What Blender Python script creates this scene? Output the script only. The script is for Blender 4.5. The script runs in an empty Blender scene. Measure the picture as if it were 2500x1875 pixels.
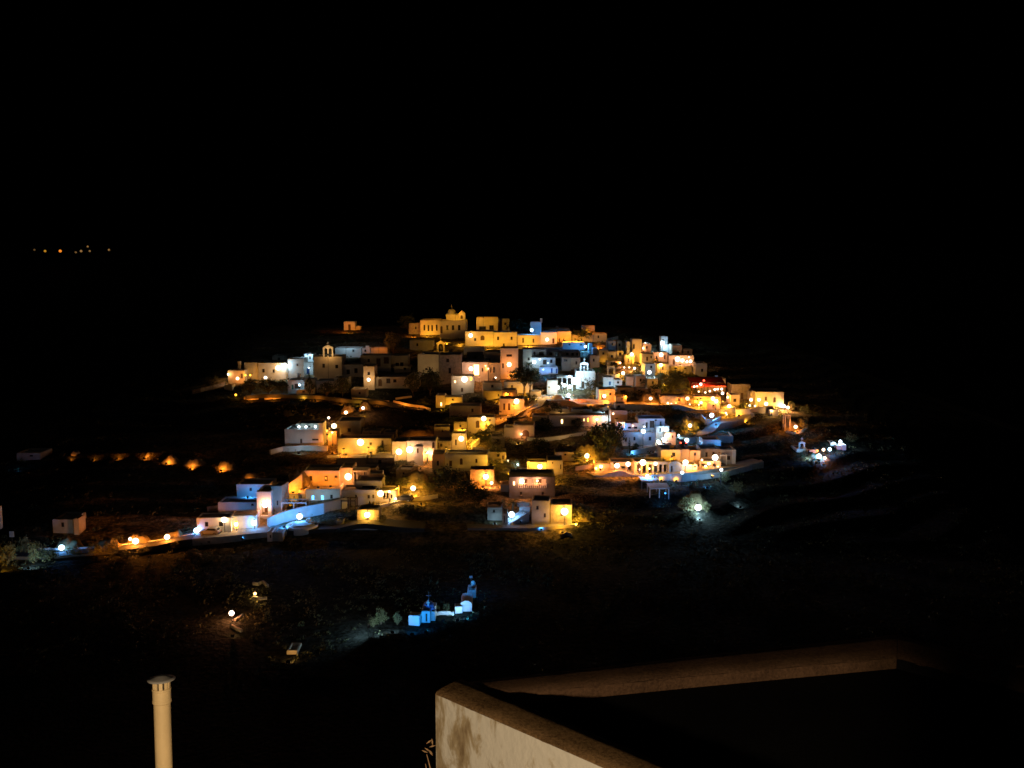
import bpy, bmesh, math, random
from mathutils import Vector, Matrix
random.seed(11)
R = math.radians
sc = bpy.context.scene
COL = sc.collection

# ------------------------------------------------------------------ camera, sky, exposure
CZ = 70.0
F = 2400.0
PITCH = R(7.07)
cam = bpy.data.cameras.new('camera')
cam.sensor_width = 36.0
cam.lens = 36.0 * F / 2500.0
cam.clip_start = 0.1
cam.clip_end = 9000
camo = bpy.data.objects.new('camera', cam)
camo.location = (0, 0, CZ)
camo.rotation_euler = (math.pi / 2 - PITCH, 0, 0)
COL.objects.link(camo)
sc.camera = camo

SUN_EL, SUN_ROT = R(-9), R(200)
world = bpy.data.worlds.new('World')
sc.world = world
world.use_nodes = True
wn = world.node_tree
sky = wn.nodes.new('ShaderNodeTexSky')
sky.sky_type = 'NISHITA'
sky.sun_disc = False
sky.sun_elevation = SUN_EL
sky.sun_rotation = SUN_ROT
wn.links.new(sky.outputs[0], wn.nodes['Background'].inputs[0])
wn.nodes['Background'].inputs[1].default_value = 0.0008

fill_sun = bpy.data.lights.new('faint_fill', 'SUN')  # faint added fill in place of stray street light on dim walls
fill_sun.energy = 0.008
fill_sun.angle = R(0.5)
fill_sun.color = (0.85, 0.88, 1.0)
mo = bpy.data.objects.new('faint_fill', fill_sun)
mo.rotation_euler = (R(48), 0, R(-25))
COL.objects.link(mo)

sc.view_settings.view_transform = 'Standard'
sc.view_settings.look = 'None'
sc.view_settings.exposure = 0.7
sc.view_settings.gamma = 1.0
sc.cycles.filter_width = 1.6
sc.cycles.max_bounces = 4
sc.cycles.diffuse_bounces = 2
sc.cycles.glossy_bounces = 1
sc.cycles.sample_clamp_indirect = 3.0
sc.cycles.use_denoising = True
sc.cycles.caustics_reflective = False
sc.cycles.caustics_refractive = False

# ------------------------------------------------------------------ materials
MATS = {}
def mat(name, col, rough=0.85, var=0.15, scale=0.8, bump=0.0, dark=None, metal=0.0):
    if name in MATS: return MATS[name]
    m = bpy.data.materials.new(name); m.use_nodes = True
    nt = m.node_tree; b = nt.nodes['Principled BSDF']
    b.inputs['Roughness'].default_value = rough
    b.inputs['Metallic'].default_value = metal
    b.inputs['Specular IOR Level'].default_value = 0.25
    tc = nt.nodes.new('ShaderNodeTexCoord')
    nz = nt.nodes.new('ShaderNodeTexNoise')
    nz.inputs['Scale'].default_value = scale; nz.inputs['Detail'].default_value = 6
    nz.inputs['Roughness'].default_value = 0.65
    nt.links.new(tc.outputs['Object'], nz.inputs['Vector'])
    rp = nt.nodes.new('ShaderNodeValToRGB')
    d = dark or tuple(c * (1 - var * 2) for c in col)
    rp.color_ramp.elements[0].position = 0.32; rp.color_ramp.elements[0].color = (*d, 1)
    rp.color_ramp.elements[1].position = 0.6; rp.color_ramp.elements[1].color = (*col, 1)
    nt.links.new(nz.outputs['Fac'], rp.inputs['Fac'])
    nt.links.new(rp.outputs['Color'], b.inputs['Base Color'])
    if bump:
        bp = nt.nodes.new('ShaderNodeBump'); bp.inputs['Strength'].default_value = bump
        bp.inputs['Distance'].default_value = 0.1
        n2 = nt.nodes.new('ShaderNodeTexNoise'); n2.inputs['Scale'].default_value = scale * 6
        n2.inputs['Detail'].default_value = 5
        nt.links.new(tc.outputs['Object'], n2.inputs['Vector'])
        nt.links.new(n2.outputs['Fac'], bp.inputs['Height'])
        nt.links.new(bp.outputs['Normal'], b.inputs['Normal'])
    MATS[name] = m
    return m

def emat(col, s, sample=True):
    k = ('e', col, round(s, 3), sample)
    if k in MATS: return MATS[k]
    m = bpy.data.materials.new('lamp_light'); m.use_nodes = True
    nt = m.node_tree; nt.nodes.remove(nt.nodes['Principled BSDF'])
    e = nt.nodes.new('ShaderNodeEmission')
    e.inputs[0].default_value = (*col, 1); e.inputs[1].default_value = s
    nt.links.new(e.outputs[0], nt.nodes['Material Output'].inputs[0])
    m.cycles.emission_sampling = 'FRONT' if sample else 'NONE'
    MATS[k] = m
    return m

mat('white', (0.78, 0.76, 0.71), 0.9, 0.10, 0.35, 0.15)
mat('cream', (0.62, 0.53, 0.40), 0.9, 0.14, 0.35, 0.2)
mat('stone', (0.36, 0.31, 0.25), 0.95, 0.25, 1.4, 0.6)
mat('bluegrey', (0.17, 0.18, 0.22), 0.9, 0.16, 0.4, 0.2)
mat('grey', (0.45, 0.42, 0.38), 0.9, 0.16, 0.4, 0.2)
mat('roofing', (0.34, 0.31, 0.27), 0.95, 0.2, 0.6)
mat('wood', (0.10, 0.06, 0.035), 0.6, 0.2, 3.0)
mat('bluewood', (0.04, 0.10, 0.28), 0.5, 0.15, 3.0)
mat('tealwood', (0.05, 0.30, 0.26), 0.5, 0.15, 3.0)
mat('glass', (0.02, 0.022, 0.026), 0.15, 0.1, 1.0)
mat('metal', (0.06, 0.06, 0.065), 0.45, 0.1, 4.0, metal=0.7)
mat('whitewood', (0.70, 0.68, 0.63), 0.6, 0.08, 3.0)
mat('concrete', (0.33, 0.30, 0.26), 0.9, 0.15, 0.9, 0.2)
mat('dark_paving', (0.06, 0.058, 0.055), 0.9, 0.15, 1.0)
mat('leaf_dark', (0.045, 0.058, 0.024), 0.7, 0.2, 2.0)
mat('leaf_olive', (0.12, 0.12, 0.05), 0.7, 0.2, 2.0)
mat('leaf_palm', (0.085, 0.12, 0.035), 0.6, 0.2, 2.0)
mat('bark', (0.12, 0.085, 0.055), 0.95, 0.25, 5.0, 0.4)
mat('redcloth', (0.50, 0.09, 0.04), 0.8, 0.12, 1.0)
mat('canvas', (0.66, 0.64, 0.58), 0.85, 0.08, 1.0)
mat('darkpaint', (0.05, 0.05, 0.06), 0.35, 0.1, 1.0)
mat('silverpaint', (0.35, 0.36, 0.38), 0.3, 0.05, 1.0)
mat('rubber', (0.02, 0.02, 0.02), 0.9, 0.1, 4.0)
mat('ochre', (0.30, 0.24, 0.12), 1.0, 0.3, 0.9, 0.8)
mat('rock', (0.30, 0.27, 0.23), 0.95, 0.25, 1.0, 0.6)
mat('bluedome', (0.08, 0.2, 0.5), 0.5, 0.1, 1.0)

def ground_material():
    m = bpy.data.materials.new('hill_soil'); m.use_nodes = True
    nt = m.node_tree; b = nt.nodes['Principled BSDF']; N = nt.nodes.new; LK = nt.links.new
    b.inputs['Roughness'].default_value = 1.0; b.inputs['Specular IOR Level'].default_value = 0.05
    tc = N('ShaderNodeTexCoord')
    n1 = N('ShaderNodeTexNoise'); n1.inputs['Scale'].default_value = 0.16; n1.inputs['Detail'].default_value = 9; n1.inputs['Roughness'].default_value = 0.75
    n2 = N('ShaderNodeTexNoise'); n2.inputs['Scale'].default_value = 1.3; n2.inputs['Detail'].default_value = 6
    for n in (n1, n2): LK(tc.outputs['Object'], n.inputs['Vector'])
    mx = N('ShaderNodeMath'); mx.operation = 'ADD'; h = N('ShaderNodeMath'); h.operation = 'MULTIPLY'; h.inputs[1].default_value = 0.5
    LK(n1.outputs['Fac'], mx.inputs[0]); LK(n2.outputs['Fac'], mx.inputs[1]); LK(mx.outputs[0], h.inputs[0])
    rp = N('ShaderNodeValToRGB'); e = rp.color_ramp.elements          # trodden earth of the village, paler to carry the lamp glow
    e[0].position = 0.38; e[0].color = (0.035, 0.032, 0.016, 1)
    e[1].position = 0.60; e[1].color = (0.36, 0.27, 0.16, 1)
    k = e.new(0.49); k.color = (0.16, 0.13, 0.07, 1)
    LK(h.outputs[0], rp.inputs['Fac'])
    r2 = N('ShaderNodeValToRGB'); e = r2.color_ramp.elements          # scrubby fields, near black: missing lamplight put into the colour
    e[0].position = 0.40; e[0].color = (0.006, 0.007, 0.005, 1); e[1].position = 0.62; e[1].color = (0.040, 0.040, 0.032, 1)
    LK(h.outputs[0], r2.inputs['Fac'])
    vo = N('ShaderNodeTexVoronoi'); vo.inputs['Scale'].default_value = 2.2; LK(tc.outputs['Object'], vo.inputs['Vector'])
    r3 = N('ShaderNodeValToRGB'); e = r3.color_ramp.elements          # dry stone of the terrace faces
    e[0].position = 0.08; e[0].color = (0.27, 0.23, 0.17, 1); e[1].position = 0.5; e[1].color = (0.05, 0.042, 0.03, 1)
    LK(vo.outputs['Distance'], r3.inputs['Fac'])
    ge = N('ShaderNodeNewGeometry'); sx = N('ShaderNodeSeparateXYZ'); LK(ge.outputs['True Normal'], sx.inputs[0])
    st = N('ShaderNodeMapRange'); st.inputs['From Min'].default_value = 0.90; st.inputs['From Max'].default_value = 0.80; LK(sx.outputs['Z'], st.inputs['Value'])
    m1 = N('ShaderNodeMixRGB'); LK(st.outputs[0], m1.inputs['Fac']); LK(rp.outputs[0], m1.inputs[1]); LK(r3.outputs[0], m1.inputs[2])
    sy = N('ShaderNodeSeparateXYZ'); LK(tc.outputs['Object'], sy.inputs[0])
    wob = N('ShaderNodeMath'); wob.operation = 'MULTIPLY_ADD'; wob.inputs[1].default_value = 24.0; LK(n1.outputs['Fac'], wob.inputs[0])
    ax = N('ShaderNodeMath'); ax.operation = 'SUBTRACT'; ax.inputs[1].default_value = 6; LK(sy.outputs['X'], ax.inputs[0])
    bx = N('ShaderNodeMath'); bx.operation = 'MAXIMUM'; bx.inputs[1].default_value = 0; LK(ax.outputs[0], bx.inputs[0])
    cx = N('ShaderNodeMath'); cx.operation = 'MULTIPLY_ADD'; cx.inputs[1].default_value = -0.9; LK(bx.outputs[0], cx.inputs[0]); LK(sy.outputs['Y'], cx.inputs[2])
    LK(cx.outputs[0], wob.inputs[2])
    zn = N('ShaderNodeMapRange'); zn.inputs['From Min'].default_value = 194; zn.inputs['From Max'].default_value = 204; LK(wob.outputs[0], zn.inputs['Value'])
    m2 = N('ShaderNodeMixRGB'); 
    def ramp(src, a, b):
        n = N('ShaderNodeMapRange'); n.inputs['From Min'].default_value = a; n.inputs['From Max'].default_value = b; LK(src, n.inputs['Value']); return n.outputs[0]
    def op(kind, a, b):
        n = N('ShaderNodeMath'); n.operation = kind; LK(a, n.inputs[0]); LK(b, n.inputs[1]); return n.outputs[0]
    # night shade put into the colour: middle slope, left side, hills behind
    unlit = op('MULTIPLY', op('MULTIPLY', ramp(sy.outputs['X'], -6, -18), ramp(sy.outputs['Y'], 240, 247)), ramp(sy.outputs['Y'], 291, 285))
    dark = op('MAXIMUM', op('MAXIMUM', unlit, ramp(sy.outputs['Y'], 366, 382)), ramp(sy.outputs['X'], -84, -96))
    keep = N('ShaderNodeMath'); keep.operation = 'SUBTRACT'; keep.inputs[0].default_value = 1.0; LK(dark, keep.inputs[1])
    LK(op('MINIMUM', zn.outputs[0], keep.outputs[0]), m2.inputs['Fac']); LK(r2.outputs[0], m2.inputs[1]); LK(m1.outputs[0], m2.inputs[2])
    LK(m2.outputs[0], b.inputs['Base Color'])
    bp = N('ShaderNodeBump'); bp.inputs['Strength'].default_value = 0.9; bp.inputs['Distance'].default_value = 0.4
    LK(n2.outputs['Fac'], bp.inputs['Height']); LK(bp.outputs[0], b.inputs['Normal'])
    return m

# ------------------------------------------------------------------ terrain
PROF = [(-400, 4), (-60, -4), (4, -6.6), (9, -8), (12, -14), (30, -27), (60, -47), (80, -57), (100, -60), (120, -59), (140, -57),
        (146, -56.4), (165, -55), (182, -54.2), (190, -52.4), (208, -49.2), (232, -44.8), (262, -39.4), (290, -35.1),
        (335, -26.4), (350, -25), (365, -24.3), (380, -24.2), (420, -31), (520, -58), (640, -75), (860, -70), (1000, -30), (1150, 6),
        (1260, 24), (1400, 18), (2600, -30), (8000, -40)]
def prof(y):
    for (a, za), (b, zb) in zip(PROF, PROF[1:]):
        if y <= b:
            t = (y - a) / (b - a)
            return za + (zb - za) * t
    return PROF[-1][1]
def H(x, y):
    z = prof(y)
    if 150 < y < 640:
        k = min(1, (y - 150) / 60.0)
        if x > 42: z -= 0.10 * (x - 42) * k
        if x > 100: z -= 0.25 * (x - 100) * k
        if x < -88 and y > 240: z -= 0.12 * (-88 - x) * min(1, (y - 240) / 40)
    if 186 < y < 352:
        k = min(1, (y - 186) / 8, (352 - y) / 10)
        ph = z / 1.7 + 0.55 * math.sin(x * 0.045 + 1) + 0.22 * math.sin(x * 0.13 + y * 0.05)
        f = ph - math.floor(ph)
        z += 1.7 * (min(1.0, f / 0.24) - f - 0.38) * 0.85 * k
    if y > 130:
        z += 0.22 * math.sin(x * 0.23 + y * 0.11) * math.sin(y * 0.19 - x * 0.07)
    if y > 900:
        z += 9 * math.sin(x * 0.006 + 1) + 5 * math.sin(x * 0.017)
    return z + CZ
def ray(px, py):
    u = (px - 1250.0) / F; v = (937.5 - py) / F
    c, s = math.cos(PITCH), math.sin(PITCH)
    return Vector((u, c + v * s, -s + v * c))
def at(px, py, Y):
    d = ray(px, py); t = Y / d.y
    return Vector((d.x * t, Y, CZ + d.z * t))
def P(px, py, ymax=372):
    d = ray(px, py); y = 130.0
    while y < ymax:
        t = y / d.y
        if CZ + d.z * t <= H(d.x * t, y):
            lo, hi = y - 0.5, y
            for _ in range(12):
                mid = (lo + hi) / 2; t = mid / d.y
                if CZ + d.z * t <= H(d.x * t, mid): hi = mid
                else: lo = mid
            t = hi / d.y
            return Vector((d.x * t, hi, H(d.x * t, hi)))
        y += 0.5
    t = ymax / d.y
    return Vector((d.x * t, ymax, H(d.x * t, ymax)))

# ------------------------------------------------------------------ mesh helpers
class MB:
    def __init__(s): s.v = []; s.f = []
    def add(s, vs, fs):
        o = len(s.v); s.v += [tuple(v) for v in vs]; s.f += [tuple(i + o for i in f) for f in fs]; return s
    def box(s, x0, x1, y0, y1, z0, z1):
        return s.add([(x0,y0,z0),(x1,y0,z0),(x1,y1,z0),(x0,y1,z0),(x0,y0,z1),(x1,y0,z1),(x1,y1,z1),(x0,y1,z1)],
                     [(0,3,2,1),(4,5,6,7),(0,1,5,4),(1,2,6,5),(2,3,7,6),(3,0,4,7)])
    def tube(s, pts, rad, n=8):
        pts = [Vector(p) for p in pts]
        if not hasattr(rad, '__len__'): rad = [rad] * len(pts)
        rings = []
        for i, p in enumerate(pts):
            d = (pts[min(i+1, len(pts)-1)] - pts[max(i-1, 0)]).normalized()
            a = d.orthogonal().normalized() if abs(d.z) > 0.95 else d.cross(Vector((0,0,1))).normalized()
            if abs(d.z) > 0.95: a = (Vector((1,0,0)) - d * d.x).normalized()
            b = d.cross(a)
            rings.append([p + (a * math.cos(2*math.pi*k/n) + b * math.sin(2*math.pi*k/n)) * rad[i] for k in range(n)])
        vs = [v for r in rings for v in r]; fs = []
        for i in range(len(pts)-1):
            for k in range(n):
                fs.append((i*n+k, i*n+(k+1)%n, (i+1)*n+(k+1)%n, (i+1)*n+k))
        fs.append(tuple(range(n))[::-1]); fs.append(tuple((len(pts)-1)*n+k for k in range(n)))
        return s.add(vs, fs)
    def lathe(s, prof, n=16, cx=0, cy=0):
        vs = []; fs = []
        for r, z in prof:
            for k in range(n):
                a = 2*math.pi*k/n; vs.append((cx + r*math.cos(a), cy + r*math.sin(a), z))
        for i in range(len(prof)-1):
            for k in range(n):
                fs.append((i*n+k, i*n+(k+1)%n, (i+1)*n+(k+1)%n, (i+1)*n+k))
        return s.add(vs, fs)
    def prism(s, poly, y0, y1):           # poly of (x,z), extruded along y
        n = len(poly)
        vs = [(x, y0, z) for x, z in poly] + [(x, y1, z) for x, z in poly]
        fs = [tuple(range(n)), tuple(range(n, 2*n))[::-1]]
        fs += [(i, i+n, (i+1) % n + n, (i+1) % n) for i in range(n)]
        return s.add(vs, fs)
    def mesh(s, name, m):
        me = bpy.data.meshes.new(name); me.from_pydata(s.v, [], s.f); me.update()
        bm = bmesh.new(); bm.from_mesh(me); bmesh.ops.recalc_face_normals(bm, faces=bm.faces[:]); bm.to_mesh(me); bm.free()
        me.materials.append(MATS[m] if isinstance(m, str) else m)
        return me
    def build(s, name, m, parent=None, loc=None, smooth=False, label=None):
        return link(name, s.mesh(name, m), parent, loc, smooth, label)
def link(name, me, parent=None, loc=None, smooth=False, label=None):
    if smooth:
        for p in me.polygons: p.use_smooth = True
    o = bpy.data.objects.new(name, me); COL.objects.link(o)
    if parent: o.parent = parent
    if loc: o.location = loc
    if label: o['label'] = label
    return o
def tag(o, label, cat, group=None, kind=None):
    if label: o['label'] = label
    if cat: o['category'] = cat
    if group: o['group'] = group
    if kind or cat: o['kind'] = kind or 'thing'
    return o
def thing(name, label, cat, loc, rz=0, group=None):
    o = bpy.data.objects.new(name, None); COL.objects.link(o)
    o.empty_display_size = 0.2
    o.location = loc; o.rotation_euler = (0, 0, rz)
    return tag(o, label, cat, group)

# ------------------------------------------------------------------ ground
def build_ground():
    def axis(spec):
        out = []
        for a, b, st in spec:
            n = max(1, int(round((b - a) / st)))
            out += [a + (b - a) * i / n for i in range(n)]
        return out + [spec[-1][1]]
    xs = axis([(-3000, -800, 200), (-800, -200, 40), (-200, -130, 8), (-130, 120, 1.0), (120, 200, 8), (200, 800, 40), (800, 3000, 200)])
    ys = axis([(-400, -60, 40), (-60, 4, 8), (4, 12, 1), (12, 130, 6), (130, 380, 1.0), (380, 640, 20), (640, 1400, 20), (1400, 8000, 300)])
    v = [(x, y, H(x, y)) for y in ys for x in xs]
    nx = len(xs); f = []
    for j in range(len(ys) - 1):
        for i in range(nx - 1):
            f.append((j*nx+i, j*nx+i+1, (j+1)*nx+i+1, (j+1)*nx+i))
    mb = MB(); mb.v = v; mb.f = f
    me = bpy.data.meshes.new('ground'); me.from_pydata(v, [], f); me.update()
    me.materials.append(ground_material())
    for p in me.polygons: p.use_smooth = True
    o = link('ground', me); o['kind'] = 'structure'
build_ground()

# ------------------------------------------------------------------ lamps
C = {'o': (1, 0.27, 0.02), 'y': (1, 0.45, 0.03), 'w': (1, 0.54, 0.17), 'p': (1, 0.34, 0.11), 'b': (0.055, 0.34, 1.0),
     'c': (0.42, 0.74, 1.0), 'r': (1, 0.05, 0.02), 'v': (0.02, 0.31, 1.0)}
CN = {'o': 'orange', 'y': 'golden', 'w': 'warm white', 'p': 'pinkish', 'b': 'blue', 'c': 'cool white', 'r': 'red'}
GL = {}
TINT = {'o': (1, 0.66, 0.42), 'y': (1, 0.80, 0.48), 'w': (1, 0.88, 0.72), 'p': (1, 0.76, 0.60), 'b': (0.55, 0.8, 1.0), 'c': (0.8, 0.93, 1.0), 'r': (1, 0.10, 0.05), 'v': (0.55, 0.8, 1.0)}
def globe_mesh(col, L):
    """oversized pale ball standing in for lens bloom; lets the bulb inside shine through"""
    k = (col, round(L, 2))
    if k not in GL:
        bm = bmesh.new(); bmesh.ops.create_icosphere(bm, subdivisions=2, radius=1.0)
        me = bpy.data.meshes.new('bloom_globe'); bm.to_mesh(me); bm.free()
        m = bpy.data.materials.new('bloom_glow'); m.use_nodes = True
        nt = m.node_tree; nt.nodes.remove(nt.nodes['Principled BSDF'])
        e = nt.nodes.new('ShaderNodeEmission'); tr = nt.nodes.new('ShaderNodeBsdfTransparent'); ad = nt.nodes.new('ShaderNodeAddShader')
        c = TINT[col] if L >= 12 else C[col]
        e.inputs[0].default_value = (*c, 1); e.inputs[1].default_value = GLOW if L >= 12 else L * 0.5
        nt.links.new(e.outputs[0], ad.inputs[0]); nt.links.new(tr.outputs[0], ad.inputs[1])
        nt.links.new(ad.outputs[0], nt.nodes['Material Output'].inputs[0])
        m.cycles.emission_sampling = 'NONE'
        me.materials.append(m)
        for p in me.polygons: p.use_smooth = True
        GL[k] = me
    return GL[k]
GLOW = 2.2  # whitish glow that imitates overexposure around each lamp
WL, SL = 2.8, 9.0      # watts per unit of lamp level: lamps on walls, lamps on poles
BULB = {}
def put_globe(root, col, L, r, z, K, y=0):
    g = link('bloom_globe', globe_mesh(col, 50.0 if L >= 12 else L), root)
    g.location = (0, y, z); r *= 0.86; g.scale = (r, r, r)
    k = (col, round(L * K, 1))
    if k not in BULB:
        l = bpy.data.lights.new('bulb', 'POINT'); l.energy = max(0.5, L * K); l.color = C[col]; l.shadow_soft_size = 0.12
        BULB[k] = l
    lo = bpy.data.objects.new('bulb', BULB[k]); COL.objects.link(lo); lo.parent = root; lo.location = (0, y, z)
    return g
def street_lamp(px, py, gy, col, L=50, r=0.42, where='', group='street lamps in the village', Y=None):
    base = P(px, gy) if Y is None else Vector((at(px, gy, Y).x, Y, H(at(px, gy, Y).x, Y)))
    top = at(px, py, base.y)
    h = max(0.9, top.z - base.z)
    t = thing('street_lamp', where, 'street lamp', base, 0, group)
    hz = h + r + 0.12
    mb = MB(); mb.lathe([(0.16, -0.4), (0.16, 0.25), (0.07, 0.35), (0.055, hz), (0.0, hz + 0.02)], 8, 0, 0.22)
    mb.build('pole', 'metal', t)
    MB().tube([(0, 0.22, hz - 0.25), (0, 0.16, hz), (0, 0.0, hz)], 0.035, 6).build('arm', 'metal', t)
    MB().lathe([(0.0, h + r + 0.14), (r * 0.35, h + r + 0.06), (r * 0.42, h + r - 0.02), (0, h + r - 0.02)], 10).build('lamp_cap', 'metal', t)
    put_globe(t, col, L, r, h, SL)
    return t
def wall_lamp(p, col, L=40, r=0.35, where='', off=2.3, group='wall lamps on the houses'):
    t = thing('wall_lamp', where, 'wall lamp', p, 0, group)
    MB().tube([(0, off + 0.1, 0.15), (0, off * 0.5, r + 0.2), (0, 0, r + 0.12), (0, 0, r - 0.03)], 0.03, 6).build('bracket', 'metal', t)
    MB().box(-0.1, 0.1, off - 0.03, off + 0.05, 0.0, 0.3).build('wall_plate', 'metal', t)
    put_globe(t, col, L, r, 0, WL)
    return t
def flood(px, gy, W, col, where, aim=(0, 1, 0.25), up=0.5, Y=None, size=0.35, group='shaded floodlights', dy=0.0, spread=180):
    p = P(px, gy) if Y is None else Vector((at(px, gy, Y).x, Y, 0))
    if Y is not None: p.z = H(p.x, p.y)
    p.y += dy; p.z = H(p.x, p.y)
    t = thing('floodlight', where, 'floodlight', p, 0, group)
    a = Vector(aim).normalized()
    q = a.to_track_quat('-Z', 'Y').to_matrix().to_4x4()
    M = Matrix.Translation((0, 0, up)) @ q
    mb = MB().box(-0.26, 0.26, -0.2, 0.2, 0.02, 0.22); mb.v = [tuple(M @ Vector(v)) for v in mb.v]
    mb.build('housing', 'metal', t)
    mb = MB().box(-0.22, 0.22, -0.16, 0.16, -0.005, 0.015); mb.v = [tuple(M @ Vector(v)) for v in mb.v]
    mb.build('lens', emat(C[col], 6.0, False), t)
    MB().box(-0.04, 0.04, -0.04 if a.z > -0.5 else 0.2, 0.04 if a.z > -0.5 else 0.28, -0.5, up - 0.05).build('stake', 'metal', t)
    l = bpy.data.lights.new('floodlight_beam', 'AREA'); l.shape = 'DISK'; l.size = size; l.energy = W * FS; l.color = C[col]; l.spread = R(spread)
    lo = bpy.data.objects.new('floodlight_beam', l); COL.objects.link(lo); lo.parent = t
    lo.matrix_local = M @ Matrix.Translation((0, 0, -0.05))
    return t
FS = 1.15

# ------------------------------------------------------------------ houses
FOOT = []
DEEP = 2.0
def opening_wall(mb, w, zb, zt, ops, rev=0.22):
    xs = sorted({-w/2, w/2} | {x for o in ops for x in (o[1], o[2])})
    zs = sorted({zb, zt} | {z for o in ops for z in (o[3], o[4])})
    for i in range(len(xs)-1):
        for j in range(len(zs)-1):
            cx, cz = (xs[i]+xs[i+1])/2, (zs[j]+zs[j+1])/2
            if any(o[1] < cx < o[2] and o[3] < cz < o[4] for o in ops): continue
            mb.add([(xs[i],0,zs[j]),(xs[i+1],0,zs[j]),(xs[i+1],0,zs[j+1]),(xs[i],0,zs[j+1])], [(0,1,2,3)])
    for k, x0, x1, z0, z1 in ops:
        rv = rev; rev = DEEP if k == 'R' else rev
        mb.add([(x0,0,z0),(x1,0,z0),(x1,0,z1),(x0,0,z1),(x0,rev,z0),(x1,rev,z0),(x1,rev,z1),(x0,rev,z1)],
               [(0,1,5,4),(1,2,6,5),(2,3,7,6),(3,0,4,7)])
        rev = rv
        if k in 'aA':
            r = (x1-x0)/2; xc = (x0+x1)/2; zc = z1 - r
            for s in (-1, 1):
                arc = [(xc + s*r*math.cos(a), zc + r*math.sin(a)) for a in [math.pi/2*i/6 for i in range(7)]]
                vs = [(xc + s*r, 0, z1)] + [(x, 0, z) for x, z in arc]
                mb.add(vs, [(0, i, i+1) for i in range(1, 7)])
                vs2 = [(x, 0, z) for x, z in arc] + [(x, rev*0.9, z) for x, z in arc]
                mb.add(vs2, [(i, i+1, i+8, i+7) for i in range(6)])
HOUSES = []
BOXES = []
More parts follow.
